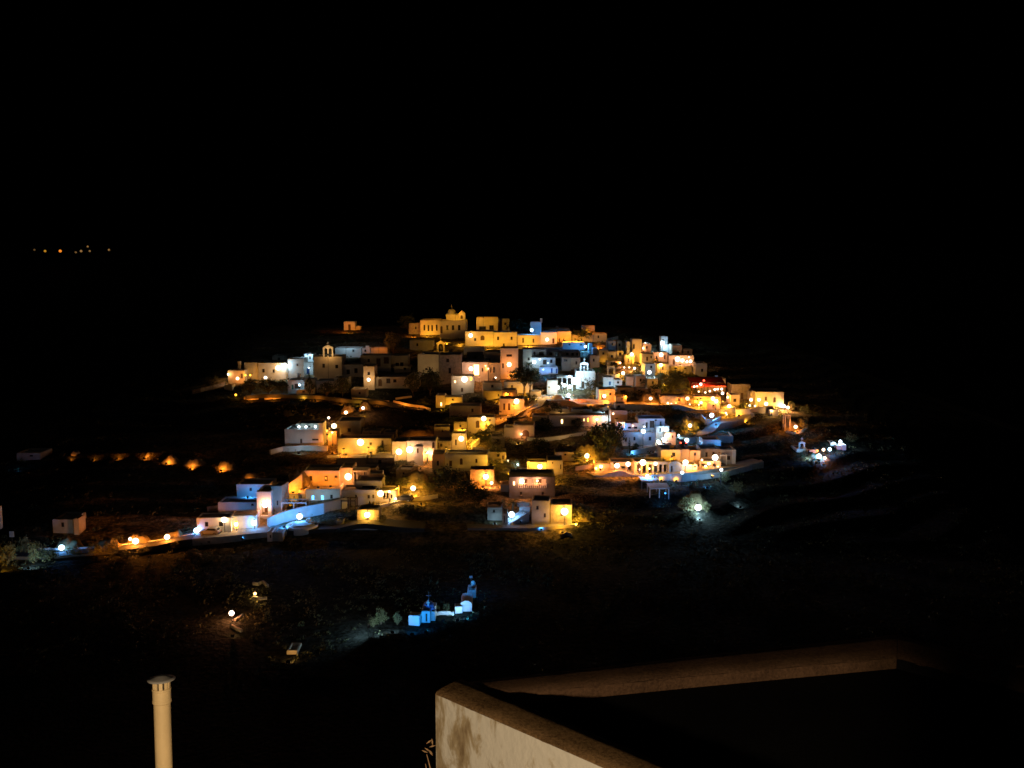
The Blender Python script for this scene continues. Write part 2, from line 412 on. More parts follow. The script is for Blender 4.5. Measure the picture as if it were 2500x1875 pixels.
def house(label, x0, y0, x1, y1, gy=None, dep=6.0, wins=(), m='white', yaw=0, lamps=(), name='house', cat='house', chim=(), Y=None, rim=0.35, group=None):
    """front wall fills the rectangle of the photograph; gy is the row where it meets the ground"""
    xc = (x0 + x1) / 2
    if Y is None: Y = P(xc, gy or y1).y + random.uniform(-0.06, 0.06)
    A, B = at(x0, y0, Y), at(x1, y0, Y)
    w = max(0.8, (B.x - A.x)); X = (A.x + B.x) / 2
    zg = H(X, Y); zt = at(xc, y0, Y).z
    cy = math.cos(R(yaw))
    w *= cy
    base = min(H(X - w/2, Y), H(X + w/2, Y), zg, at(xc, y1, Y).z)
    t = thing(name, label, cat, (X, Y, base), R(yaw), group)
    h = zt - base
    zb = -2.0
    def loc(px, py):
        p = at(px, py, Y); return (p.x - X) / cy, p.z - base
    ops = []
    for k, cx, cyy, ww, hh in wins:
        a = loc(cx - ww/2, cyy + hh/2); b = loc(cx + ww/2, cyy - hh/2)
        x_0, x_1 = max(a[0], -w/2 + 0.12), min(b[0], w/2 - 0.12); z_0, z_1 = a[1], min(b[1], h - 0.3)
        if x_1 - x_0 > 0.15 and z_1 - z_0 > 0.2: ops.append((k, x_0, x_1, z_0, z_1))
    if not ops and w > 2.2 and h > 1.9 and name == 'house':
        rr = random.Random(int(x0 * 13 + y1)); nwin = max(1, int(w / 3.2))
        zv = at(xc, y1, Y).z - base
        for q in range(nwin):
            if rr.random() < 0.2: continue
            xm = -w/2 + w * (q + 0.5 + rr.uniform(-0.18, 0.18)) / nwin; ww = rr.uniform(0.28, 0.42)
            if rr.random() < 0.3 and zv < 0.5 and h > 2.4: ops.append(('d', xm - 0.42, xm + 0.42, 0.02, 1.95))
            else:
                zm = max(zv + 0.9, h * 0.45); ops.append(('w', xm - ww, xm + ww, zm, min(h - 0.45, zm + 0.95)))
        ops = [o for o in ops if o[4] - o[3] > 0.3 and o[1] > -w/2 + 0.12 and o[2] < w/2 - 0.12]
    mb = MB(); c = 0.09; th = min(0.3, w * 0.15)
    opening_wall(mb, w, zb, h - c, ops)
    W2 = w / 2
    def ring(i, z): return [(-W2+i, i, z), (W2-i, i, z), (W2-i, dep-i, z), (-W2+i, dep-i, z)]
    rr = [ring(0, zb), ring(0, h-c), ring(c*0.7, h), ring(th, h), ring(th+0.03, h-rim)]
    vs = [v for r in rr for v in r]; fs = []
    for i in range(4):
        for k in range(4):
            if i == 0 and k == 0: continue
            fs.append((i*4+k, i*4+(k+1)%4, (i+1)*4+(k+1)%4, (i+1)*4+k))
    mb.add(vs, fs)
    mb.build('wall', m, t)
    MB().box(-W2+th, W2-th, th, dep-th, h-rim-0.2, h-rim+0.02).build('roof', 'roofing', t)
    for k, a, b, z0, z1 in ops:
        if k in 'wb_W':
            fr = MB(); f = min(0.07, (b-a)*0.12)
            fr.box(a, a+f, 0.12, 0.2, z0, z1).box(b-f, b, 0.12, 0.2, z0, z1).box(a+f, b-f, 0.12, 0.2, z0, z0+f).box(a+f, b-f, 0.12, 0.2, z1-f, z1)
            fr.box((a+b)/2-0.025, (a+b)/2+0.025, 0.125, 0.195, z0+f, z1-f)
            fo = fr.build('window', 'wood' if k != 'b' else 'bluewood', t)
            MB().box(a+f*0.5, b-f*0.5, 0.15, 0.17, z0+f*0.5, z1-f*0.5).build('pane', 'glass', fo)
            if k != '_': MB().box(a-0.08, b+0.08, -0.09, 0.115, z0-0.09, z0-0.003).build('sill', m, fo)
        elif k in 'lLB':
            colr = {'l': 'w', 'L': 'y', 'B': 'b'}[k]
            fr = MB(); f = min(0.06, (b-a)*0.12)
            fr.box(a, a+f, 0.12, 0.2, z0, z1).box(b-f, b, 0.12, 0.2, z0, z1).box(a+f, b-f, 0.12, 0.2, z0, z0+f).box(a+f, b-f, 0.12, 0.2, z1-f, z1)
            fo = fr.build('window', 'whitewood', t, label='lit window')
            MB().box(a+f*0.5, b-f*0.5, 0.15, 0.17, z0+f*0.5, z1-f*0.5).build('pane', emat(C[colr], 5.0), fo)
        elif k in 'dDTGa':
            do = MB().box(a-0.01 if k != 'a' else a, b+0.01, 0.17, 0.225, z0, z1)
            n = 3
            for q in range(1, n): do.box(a+(b-a)*q/n-0.02, a+(b-a)*q/n+0.02, 0.15, 0.168, z0+0.05, z1-0.05)
            dd = do.build('door', {'d': 'wood', 'D': 'bluewood', 'T': 'tealwood', 'G': 'whitewood', 'a': 'wood'}[k], t)
            if z1 - z0 > 1.2: MB().lathe([(0.0, 0), (0.05, 0.02), (0.05, 0.08), (0, 0.1)], 6, b-0.15, 0.14).build('handle', 'metal', dd, loc=(0, 0, z0+(z1-z0)*0.48))
        elif k == 'R':      # deep open room
            MB().box(a-0.02, b+0.02, DEEP+0.003, DEEP+0.1, z0-0.02, z1+0.02).build('recess', 'white', t)
            MB().box((a+b)/2-0.4, (a+b)/2+0.4, DEEP-0.06, DEEP, z0+0.01, min(z1-0.2, z0+1.95)).build('door', 'wood', t)
        elif k == 'A':      # lit or shaded arched recess
            MB().box(a-0.02, b+0.02, 0.225, 0.3, z0, z1).build('recess', m, t)
    for ch in chim:
        cx, ct, cw = ch[:3]
        p = loc(cx, ct); s = max(0.25, cw / F * Y / 2); dy = dep * 0.4
        cmb = MB().box(p[0]-s, p[0]+s, dy, dy+2*s, h-rim, p[1]-0.12).box(p[0]-s-0.06, p[0]+s+0.06, dy-0.06, dy+2*s+0.06, p[1]-0.12, p[1])
        cmb.build('chimney', m, t)
    FOOT.append((X - w/2 - 0.8, X + w/2 + 0.8, Y - 1.5, Y + dep + 0.8))
    BOXES.append((Vector((X, Y, base)), R(yaw), w, dep, h))
    for lx, ly, col, L, r, lab in lamps:
        p = at(lx, ly, Y - 2.35)
        s = math.tan(R(yaw)) * (p.x - X)
        p = at(lx, ly, Y - 2.35 + s)
        wall_lamp(p, col, L, r, lab)
    HOUSES.append(t)
    return t, Y, base

def wall_line(label, pts, hpx, th=0.4, m='white', name='garden_wall', cat='wall', down=1.5, lift=0.0, group=None):
    """free-standing wall through ground pixels, hpx high in the photograph"""
    g = []
    for px, py in pts:
        p = P(px, py); hh = hpx / F * p.y; g.append((p, hh))
    c = g[0][0]
    o = []
    mb = MB(); prev = None
    n = len(g)
    secs = []
    for i, (p, hh) in enumerate(g):
        d = (g[min(i+1, n-1)][0] - g[max(i-1, 0)][0]); d.z = 0; d.normalize()
        nrm = Vector((-d.y, d.x, 0)) * th / 2
        q = p - c
        k = 0.06
        secs.append([q - nrm + Vector((0,0,-down)), q - nrm + Vector((0,0,hh-k)), q - nrm*0.75 + Vector((0,0,hh)),
                     q + nrm*0.75 + Vector((0,0,hh)), q + nrm + Vector((0,0,hh-k)), q + nrm + Vector((0,0,-down))])
    vs = [v for s in secs for v in s]; fs = []
    for i in range(n-1):
        for k in range(6):
            fs.append((i*6+k, i*6+(k+1)%6, (i+1)*6+(k+1)%6, (i+1)*6+k))
    fs.append(tuple(range(6))); fs.append(tuple((n-1)*6+k for k in range(6)))
    mb.add(vs, fs)
    ob = mb.build(name, m, None, c)
    tag(ob, label, cat, group)
    return ob

def earth_bank(label, px, gy, wpx, hpx, seed, m='rock', group='banks along the path', dy=0.0):
    p = P(px, gy); p.y += dy; p.z = H(p.x, p.y); q = p.y / F; w, h = wpx*q, hpx*q
    rnd = random.Random(seed); n = 14; rows = 6; vs = []; fs = []
    jit = [rnd.uniform(0.75, 1.1) for _ in range(n + 1)]
    for j in range(rows + 1):
        v = j / rows
        for i in range(n + 1):
            u = i / n * 2 - 1
            top = max(0.0, 1 - abs(u) ** 2.4) * jit[i]
            vs.append((u * w * (1 - 0.15*v), 0.15 + 2.0 * v * v + 0.5 * u * u, -0.6 + (h * top + 0.6) * v + rnd.uniform(-0.06, 0.06)))
    for j in range(rows):
        for i in range(n): fs.append((j*(n+1)+i, j*(n+1)+i+1, (j+1)*(n+1)+i+1, (j+1)*(n+1)+i))
    nv = len(vs)
    vs += [(x, y + 1.2, -0.8) for x, y, z in vs[rows*(n+1):]]
    for i in range(n): fs.append((rows*(n+1)+i, rows*(n+1)+i+1, nv+i+1, nv+i))
    o = MB().add(vs, fs).build('earth_bank', m, None, p, True)
    FOOT.append((p.x - w, p.x + w, p.y - 0.5, p.y + 2.5))
    return tag(o, label, 'bank', group)
def ribbon(name, pts, width, m, thick=1.2, lift=0.3, sub=6):
    ps = [P(px, py) for px, py in pts]
    # Catmull-Rom through the points
    out = []
    for i in range(len(ps)-1):
        p0, p1, p2, p3 = ps[max(i-1,0)], ps[i], ps[i+1], ps[min(i+2,len(ps)-1)]
        for k in range(sub):
            t = k / sub
            out.append(0.5*((2*p1) + (p2-p0)*t + (2*p0-5*p1+4*p2-p3)*t*t + (3*p1-p0-3*p2+p3)*t**3))
    out.append(ps[-1])
    c = out[0].copy(); vs = []; fs = []
    for i, p in enumerate(out):
        d = out[min(i+1,len(out)-1)] - out[max(i-1,0)]; d.z = 0; d.normalize()
        n = Vector((-d.y, d.x, 0)) * width/2
        z = max(H(p.x, p.y), H(p.x+n.x, p.y+n.y) - 0.1, H(p.x-n.x, p.y-n.y) - 0.1) + lift
        a = Vector((p.x-n.x, p.y-n.y, z)) - c; b = Vector((p.x+n.x, p.y+n.y, z)) - c
        vs += [a - Vector((0,0,thick)), a, b, b - Vector((0,0,thick))]
    for i in range(len(out)-1):
        for k in range(3): fs.append((i*4+k, i*4+k+1, (i+1)*4+k+1, (i+1)*4+k))
    o = MB().add(vs, fs).build(name, m, None, c)
    o['kind'] = 'structure'
    for p in out: FOOT.append((p.x-width/2-1, p.x+width/2+1, p.y-width/2-1, p.y+width/2+1))
    return o

# ------------------------------------------------------------------ plants
def leaf_mesh(name, m, shape, clumps, leaves, ls, seed):
    rnd = random.Random(seed); mb = MB()
    for _ in range(clumps):
        while True:
            x, y, z = (rnd.uniform(-1, 1) for _ in range(3))
            if 0.25 < x*x + y*y + z*z < 1: break
        cx, cy, cz, sp = shape(x, y, z, rnd)
        for _ in range(leaves):
            p = Vector((cx + rnd.gauss(0, sp), cy + rnd.gauss(0, sp), cz + rnd.gauss(0, sp * 0.8)))
            a = Vector((rnd.gauss(0,1), rnd.gauss(0,1), rnd.gauss(0,1))).normalized()
            b = a.orthogonal().normalized(); b.rotate(Matrix.Rotation(rnd.uniform(0, 6.28), 3, a))
            s = ls * rnd.uniform(0.6, 1.3)
            cr = a.cross(b)
            mb.add([p - b*s, p + cr*s*0.5, p + b*s, p - cr*s*0.5], [(0,1,2,3)])
    return mb.mesh(name, m)
def sh_round(x, y, z, r):
    k = 1 + 0.25*math.sin(x*4 + y*3)
    return x*0.5*k, y*0.5*k, 0.5 + z*0.5*k*(0.8 if z < 0 else 1), 0.07
def sh_flat(x, y, z, r): return x*0.55, y*0.5, 0.55 + z*0.42 - abs(x)*0.12, 0.06
def sh_cyp(x, y, z, r):
    zz = (z + 1) / 2; w = math.sin(min(1, zz*1.15 + 0.12) * math.pi) ** 0.7 if zz < 0.85 else 0.28*(1-zz)/0.15 + 0.05
    return x*0.5*w, y*0.5*w, zz, 0.03
CROWN = {}
for i in range(3):
    CROWN[('round', i)] = leaf_mesh('crown', 'leaf_dark', sh_round, 110, 12, 0.05, i)
    CROWN[('olive', i)] = leaf_mesh('crown', 'leaf_olive', sh_round, 90, 11, 0.05, 40 + i)
    CROWN[('flat', i)] = leaf_mesh('crown', 'leaf_dark', sh_flat, 150, 12, 0.04, 20 + i)
    CROWN[('cyp', i)] = leaf_mesh('crown', 'leaf_dark', sh_cyp, 110, 12, 0.04, 60 + i)
def tree(kind, label, px, gy, hpx, wpx, trunk=0.3, name=None, cat='tree', group='trees on the village hill', dy=0.0):
    """crown on a branching trunk; hpx and wpx are total height and crown width in the photograph"""
    p = P(px, gy); p.y += dy; p.z = H(p.x, p.y)
    sc_ = p.y / F; h, w = hpx*sc_, wpx*sc_
    nm = name or {'round': 'shade_tree', 'olive': 'olive_tree', 'flat': 'pine_tree', 'cyp': 'cypress_tree'}[kind]
    t = thing(nm, label, cat, p, 0, group)
    i = random.randrange(3)
    hb = h * trunk
    tr = MB(); rt = max(0.05, 0.035 * w)
    rnd = random.Random(int(px * 7 + gy))
    lean = rnd.uniform(-0.06, 0.06) * w
    tr.tube([(0, 0, -0.4), (lean*0.4, 0, hb*0.5), (lean, 0, hb), (lean*1.1, 0, h*0.75)], [rt*1.3, rt, rt*0.75, rt*0.25], 7)
    for k in range(4):
        a = k * 1.7 + rnd.random(); l = w * 0.3
        tr.tube([(lean*0.8, 0, hb*0.8), (lean + l*0.5*math.cos(a), l*0.5*math.sin(a), hb + (h-hb)*0.22),
                 (lean + l*math.cos(a), l*math.sin(a), hb + (h-hb)*0.45)], [rt*0.6, rt*0.4, rt*0.15], 5)
    tr.build('trunk', 'bark', t)
    c = link('crown', CROWN[(kind, i)], t)
    c.location = (lean, 0, hb); c.scale = (w * 0.95, w * 0.85, (h - hb)); c.rotation_euler = (0, 0, rnd.uniform(0, 6.28))
    return t
def shrub(kind, label, px, gy, hpx, wpx, group='shrubs between the houses', dy=0.0):
    p = P(px, gy); p.y += dy; p.z = H(p.x, p.y)
    s = p.y / F; h, w = hpx*s, wpx*s
    t = thing('shrub', label, 'shrub', p, 0, group)
    rnd = random.Random(int(px*3 + gy)); st = MB()
    for k in range(5):
        a = k*1.26 + rnd.random(); l = w*0.25
        st.tube([(0,0,-0.2), (l*0.6*math.cos(a), l*0.6*math.sin(a), h*0.35), (l*math.cos(a), l*math.sin(a), h*0.7)], [0.05, 0.035, 0.012], 5)
    st.build('stem', 'bark', t)
    c = link('foliage', CROWN[(kind, rnd.randrange(3))], t)
    c.location = (0, 0, 0); c.scale = (w, w*0.8, h); c.rotation_euler = (0, 0, rnd.uniform(0, 6.28))
    return t
def palm(label, px, gy, hpx, wpx, group='palm trees', nf=15):
    p = P(px, gy); s = p.y / F; h, w = hpx*s, wpx*s
    t = thing('palm_tree', label, 'palm tree', p, 0, group)
    rnd = random.Random(int(px))
    hb = h * 0.68
    MB().tube([(0,0,-0.4), (0.05,0,hb*0.5), (0.12,0,hb)], [0.26, 0.2, 0.19], 8).build('trunk', 'bark', t)
    mb = MB()
    for k in range(nf):
        a = k * 2.4; el = 0.95 - 1.25 * (k / nf); L = w * 0.55
        pts = []
        for i in range(7):
            q = i / 6; pts.append(Vector((0.12 + math.cos(a)*L*q*math.cos(el*0.7), math.sin(a)*L*q*math.cos(el*0.7), hb + L*(math.sin(el)*q - 0.55*q*q))))
        side = Vector((-math.sin(a), math.cos(a), 0))
        for i in range(6):
            for sgn in (-1, 1):
                lw = L * 0.2 * (1 - abs(i/6 - 0.4))
                d = pts[i+1] - pts[i]
                mb.add([pts[i], pts[i] + d*0.8, pts[i] + d*1.2 + side*sgn*lw - Vector((0,0,lw*0.35)), pts[i] + d*0.5 + side*sgn*lw*0.9 - Vector((0,0,lw*0.35))], [(0,1,2,3)])
    mb.build('crown', 'leaf_palm', t)
    return t

# ------------------------------------------------------------------ other builders
def pergola(label, x0, y0, x1, y1, gy=None, dep=3.0, m='whitewood', name='pergola', cover=None, nposts=3, Y=None):
    if Y is None: Y = P((x0+x1)/2, gy or y1).y
    A, B = at(x0, y0, Y), at(x1, y0, Y); w = B.x - A.x; X = (A.x + B.x)/2
    base = min(H(A.x, Y), H(B.x, Y), at(x0, y1, Y).z); h = A.z*0.5 + B.z*0.5 - base
    t = thing(name, label, 'pergola', (X, Y, base))
    for k in range(nposts):
        x = -w/2 + 0.08 + (w-0.16)*k/(nposts-1)
        for y in (0.08, dep-0.08):
            MB().box(x-0.08, x+0.08, y-0.08, y+0.08, -0.5, h-0.18).build('post', m, t)
    fr = MB().box(-w/2, w/2, 0, 0.16, h-0.178, h).box(-w/2, w/2, dep-0.16, dep, h-0.178, h)
    n = max(3, int(w / 0.8))
    for k in range(n):
        x = -w/2 + 0.1 + (w-0.2)*k/(n-1); fr.box(x-0.05, x+0.05, -0.25, dep+0.25, h+0.003, h+0.12)
    fr.build('beam', m, t)
    if cover: MB().box(-w/2-0.1, w/2+0.1, -0.3, dep+0.3, h+0.125, h+0.17).build('cover', cover, t)
    return t, Y
def stairs(label, xa, ya, xb, yb, width=1.6, n=14, m='white', side=0.5):
    """flight from ground pixel a (bottom) up to pixel b, both on the same slope"""
    a = P(xa, ya); b = at(xb, yb, a.y + 2.0)
    d = b - a; L = math.hypot(d.x, d.y); hz = max(1.0, d.z)
    t = thing('staircase', label, 'staircase', a, math.atan2(d.y, d.x))
    mb = MB()
    for i in range(n):
        mb.box(L*i/n, L*(i+1)/n, -width/2, width/2, -1.2, hz*(i+1)/n)
    mb.build('steps', m, t)
    for s in (-1, 1):
        y = s*(width/2+0.12)
        q = MB(); vs = []
        for yy in (y-0.115, y+0.115):
            vs += [(0,yy,-1.2),(L,yy,-1.2),(L,yy,hz+side),(0,yy,side)]
        q.add(vs, [(0,1,2,3),(4,7,6,5),(0,4,5,1),(1,5,6,2),(2,6,7,3),(3,7,4,0)]).build('side_wall', m, t)
    return t
def car(label, px, gy, rz=0.0, paint='darkpaint', tail=0.0, group='cars in the village', lift=0.32):
    p = P(px, gy); p.z += lift
    t = thing('parked_car', label, 'car', p, rz, group)
    side = [(-2.0, 0.35), (-2.02, 0.75), (-1.9, 0.98), (-1.55, 1.38), (-1.2, 1.46), (0.1, 1.45), (0.75, 1.02), (1.75, 0.86), (2.0, 0.66), (2.02, 0.35)]
    body = MB(); n = len(side)
    vs = [(-0.82 if z < 1.0 else -0.66, x, z) for x, z in side] + [(0.82 if z < 1.0 else 0.66, x, z) for x, z in side]
    fs = [tuple(range(n))[::-1], tuple(range(n, 2*n))] + [(i, (i+1) % n, (i+1) % n + n, i+n) for i in range(n)]
    body.add(vs, fs).build('body', paint, t)
    MB().add([(-0.62,-1.86,1.05),(0.62,-1.86,1.05),(0.55,-1.59,1.36),(-0.55,-1.59,1.36)], [(0,1,2,3)]).build('rear_window', 'glass', t)
    for s in (-1, 1):
        MB().add([(s*0.80,-1.45,1.03),(s*0.80,0.5,1.03),(s*0.68,0.1,1.37),(s*0.68,-1.3,1.38)], [(0,1,2,3)]).build('side_window', 'glass', t)
        for y in (-1.25, 1.3):
            w = MB().tube([(s*0.66, y, 0.31), (s*0.86, y, 0.31)], 0.31, 14).build('wheel', 'rubber', t)
            MB().tube([(s*0.84, y, 0.31), (s*0.875, y, 0.31)], 0.19, 10).build('rim', 'silverpaint', w)
        MB().box(s*0.66-0.13, s*0.66+0.13, -2.07, -1.99, 0.66, 0.86).build('tail_light', emat(C['r'], tail, True) if tail else 'redcloth', t)
    MB().box(-0.84, 0.84, -2.1, -1.98, 0.35, 0.56).build('bumper', 'rubber', t)
    return t
def belfry(root, w, h, z, m='white', narch=2, y0=0.0, th=0.7):
    """espadana: wall with open arches and a cross"""
    mb = MB(); a = w*0.62/narch; gap = (w - a*narch)/(narch+1)
    zt = z + h
    xs = [-w/2]
    pieces = []
    x = -w/2
    for k in range(narch):
        mb.box(x, x+gap, y0, y0+th, z, z+h*0.72); x += gap
        r = a/2; xc = x + r; zc = z + h*0.72 - r
        for s in (-1, 1):
            arc = [(xc + s*r*math.cos(q), zc + r*math.sin(q)) for q in [math.pi/2*i/6 for i in range(7)]]
            mb.prism([(xc + s*r, z+h*0.72)] + arc[::-1] if s > 0 else [(xc + s*r, z+h*0.72)] + arc, y0+0.003, y0+th-0.003)
        x += a
    mb.box(x, x+gap, y0, y0+th, z, z+h*0.72)
    mb.prism([(-w/2-0.06, z+h*0.72), (w/2+0.06, z+h*0.72), (w/2+0.06, z+h*0.8), (0, zt), (-w/2-0.06, z+h*0.8)], y0-0.05, y0+th+0.05)
    b = mb.build('belfry', m, root)
    for k in range(narch):
        xc = -w/2 + gap + a/2 + k*(a+gap)
        MB().lathe([(0, z+h*0.6), (0.1*a, z+h*0.6), (0.16*a, z+h*0.45), (0.28*a, z+h*0.3), (0, z+h*0.3)], 10, xc, y0+th/2).build('bell', 'metal', b)
    MB().box(-0.05, 0.05, y0+th/2-0.05, y0+th/2+0.05, zt-0.1, zt+0.9).box(-0.3, 0.3, y0+th/2-0.052, y0+th/2+0.052, zt+0.5, zt+0.6).build('cross', m, root)
def dome(root, r, z, x, y, m='white', drum=1.0, name='dome'):
    MB().lathe([(r*1.05, z), (r*1.05, z+drum), (r, z+drum)], 24, x, y).build('drum', m, root)
    d = MB().lathe([(r*math.cos(a)*0.99, z+drum+r*math.sin(a)) for a in [math.pi/2*i/10 for i in range(11)]], 24, x, y).build(name, m, root, smooth=True)
    zt = z+drum+r
    MB().box(x-0.06, x+0.06, y-0.06, y+0.06, zt-0.1, zt+1.5).box(x-0.4, x+0.4, y-0.062, y+0.062, zt+0.8, zt+0.93).build('cross', 'metal', d)

# ================================================================== THE VILLAGE
# ------------------------------------------------------------------ roads
ribbon('road', [(-60, 1352), (150, 1352), (330, 1340), (430, 1323), (475, 1317)], 5.0, 'dark_paving', 1.6)  # unlit stretch: darkness put into the surface colour
ribbon('road', [(477, 1316.6), (560, 1309), (640, 1298), (700, 1294)], 5.0, 'concrete', 1.6)  # same road, paler to stand in for its lamplit stretch
ribbon('road', [(702, 1293.9), (760, 1290), (900, 1287), (1040, 1285)], 5.0, 'dark_paving', 1.0)  # dark colour again where lamplight is missing
ribbon('road', [(1205, 1040), (1240, 1022), (1280, 1004), (1310, 990), (1335, 968)], 4.0, 'concrete', 1.2)
ribbon('road', [(1335, 990), (1400, 988), (1470, 987), (1560, 992), (1640, 996), (1720, 1000), (1790, 1004), (1850, 1012)], 5.0, 'concrete', 1.6)
ribbon('road', [(1660, 1080), (1705, 1062), (1745, 1046), (1785, 1030), (1825, 1014)], 3.2, 'concrete', 2.2)
ribbon('road', [(1440, 1160), (1520, 1158), (1600, 1160), (1690, 1160), (1780, 1150), (1850, 1138)], 4.0, 'concrete', 2.4)
ribbon('path', [(1140, 1288), (1220, 1288), (1310, 1288), (1400, 1280)], 3.0, 'concrete', 1.0)
ribbon('path', [(600, 970), (680, 968), (760, 966), (840, 975), (940, 985), (1040, 1002)], 2.4, 'dark_paving', 1.0)

# ------------------------------------------------------------------ hilltop row
house('small square golden hut alone on the dark crest left of the castle houses', 839, 785, 867, 806, dep=4, wins=[('d', 853, 799, 6, 14)])
house('low golden lean-to joined to the hut on the crest', 867, 796, 880, 805, dep=3)
flood(852, 813, 330, 'o', 'shaded floodlight below the lone hut on the crest', aim=(0, 1, 0.2), dy=-1.5)
house('brown stone wall end at the left of the golden castle row', 998, 789, 1026, 812, gy=816, dep=6, m='stone')
house('golden castle house with four narrow upright windows, left of the domed church', 1026, 781, 1074, 812, gy=818, dep=8, m='cream',
      wins=[('w', 1036, 800, 4, 14), ('w', 1046, 801, 4, 15), ('w', 1055, 801, 4, 15), ('w', 1066, 800, 4, 15)])
house('long golden castle house with three tall windows below the church dome', 1074, 783, 1138, 822, gy=828, dep=8, m='cream',
      wins=[('w', 1092, 800, 6, 12), ('w', 1106, 800, 6, 12), ('w', 1121, 800, 6, 13), ('a', 1077, 805, 7, 18)])
ch, Yc, bz = house('pale hilltop church with a round grey dome and cross above the golden row', 1089, 768, 1118, 784, Y=353.0, dep=8, name='church', cat='church', m='cream')
dome(ch, 1.75, at(1100, 769, Yc).z - bz - 0.4, -0.4, 3.6, 'grey', 0.7)
bc, _, bb = house('square gabled bell house on the right of the hilltop dome', 1119, 765, 1135, 782, Y=352.0, dep=4, name='bell_house', cat='chapel', m='cream', wins=[('a', 1127, 774, 6, 9)])
MB().prism([(-1.3, 2.5), (1.3, 2.5), (0, 3.6)], 0.0, 4.0).build('roof', 'cream', bc, loc=(0, 0, at(1127, 766, 352.0).z - bb - 2.5))
house('brown upper castle house with a wide dark window, right of the bell house', 1163, 776, 1216, 808, Y=350.0, dep=7, m='cream',
      wins=[('w', 1178, 801, 17, 9), ('w', 1200, 800, 11, 12)])
house('brown castle house with a sloping end next to the dark trees', 1217, 779, 1244, 800, Y=352.0, dep=6, m='grey')
house('golden house front with a large lamp and dark pointed arch', 1136, 809, 1205, 845, dep=7, m='cream', wins=[('a', 1178, 825, 10, 12), ('w', 1160, 829, 5, 7)],
      lamps=[(1149, 819, 'y', 70, 0.75, 'large golden wall lamp on the front with the dark arch, highest row')])
house('golden flat house with two small windows in the hilltop row', 1206, 811, 1262, 846, gy=846, dep=7, m='cream', yaw=4, wins=[('w', 1216, 826, 5, 9), ('w', 1249, 826, 5, 8), ('_', 1230, 842, 4, 7)])
house('long low golden wall house with narrow dark slots, hilltop row', 1263, 818, 1320, 842, dep=5, m='cream', wins=[('w', 1277, 831, 4, 12), ('w', 1302, 832, 4, 10)])
house('narrow house with a chimney behind the blue hilltop lamp', 1295, 786, 1322, 818, Y=338.0, dep=5, m='white', chim=[(1322, 778, 6)])
street_lamp(1298, 806, 830, 'b', 60, 0.6, 'blue lamp glowing on the hilltop in front of the house with a chimney', Y=333)
house('pink lit house with a lamp on its corner, hilltop row', 1320, 811, 1360, 840, dep=6, m='white', wins=[('d', 1351, 832, 5, 12)],
      lamps=[(1336, 829, 'p', 60, 0.6, 'pink white wall lamp on the hilltop house corner')])
house('set back flat house with a thin lit roof edge above the pink house', 1326, 802, 1391, 812, Y=343.0, dep=6, m='cream', chim=[(1361, 797, 7)])
house('orange lit flat house right of the pink house, hilltop row', 1361, 809, 1394, 837, dep=6, m='cream', wins=[('w', 1366, 831, 3, 10), ('w', 1376, 831, 3, 10)])
house('low orange terrace house with dark spiky plants before it', 1395, 818, 1447, 835, dep=6, m='cream', wins=[('w', 1404, 830, 3, 8), ('w', 1420, 830, 3, 8)])
house('tall orange house behind a dark crown at the hilltop right end', 1421, 795, 1452, 822, Y=341.0, dep=6, m='cream')
house('low orange house at the right end of the hilltop row', 1448, 814, 1481, 835, dep=6, m='cream')
wall_line('slanting brown wall running off the right end of the hilltop row', [(1482, 834), (1495, 831), (1508, 828)], 8, m='stone')
for i, (px, gy, W, c, lab) in enumerate([
        (1010, 822, 230, 'o', 'shaded floodlight before the brown stone end of the castle row'),
        (1045, 822, 210, 'y', 'shaded floodlight before the castle house with four narrow windows'),
        (1090, 833, 230, 'y', 'shaded floodlight left of the three tall castle windows'),
        (1122, 836, 230, 'y', 'shaded floodlight right of the three tall castle windows'),
        (1190, 852, 260, 'y', 'shaded floodlight below the dark pointed arch'),
        (1222, 853, 260, 'y', 'shaded floodlight before the left window of the flat golden house'),
        (1247, 853, 260, 'y', 'shaded floodlight before the right window of the flat golden house'),
        (1290, 848, 260, 'y', 'shaded floodlight before the long low golden house'),
        (1378, 843, 330, 'o', 'shaded floodlight before the orange flat house'),
        (1412, 842, 330, 'y', 'shaded floodlight before the low orange terrace'),
        (1462, 842, 300, 'o', 'shaded floodlight at the right end of the hilltop row')]):
    flood(px, gy, W, c, lab, aim=(0, 1, 0.35), dy=-2.0)
flood(1180, 812, 300, 'y', 'shaded roof floodlight facing the brown upper castle house', Y=343, up=6.5, aim=(0, 1, 0.1))
flood(1112, 790, 340, 'y', 'shaded roof floodlight facing the hilltop church', Y=346, up=7.6, aim=(0, 1, 0.1))
flood(1435, 818, 260, 'o', 'shaded roof floodlight facing the tall orange hilltop house', Y=334, up=3.5, aim=(0, 1, 0.1))
tree('round', 'brown dense tree lit from the right at the left end of the castle row', 996, 812, 44, 40, 0.15)
shrub('round', 'dark crown in front of the tall orange hilltop house', 1424, 826, 26, 44, dy=-1)
tree('round', 'dark leafy tree between the brown house and the blue hilltop lamp', 1262, 822, 42, 46, 0.2)
tree('round', 'dark leafy tree just left of the blue hilltop lamp', 1283, 822, 36, 30, 0.2)
tree('cyp', 'thin dark cypress above the orange terrace', 1399, 822, 32, 8, 0.1, group='cypress trees')

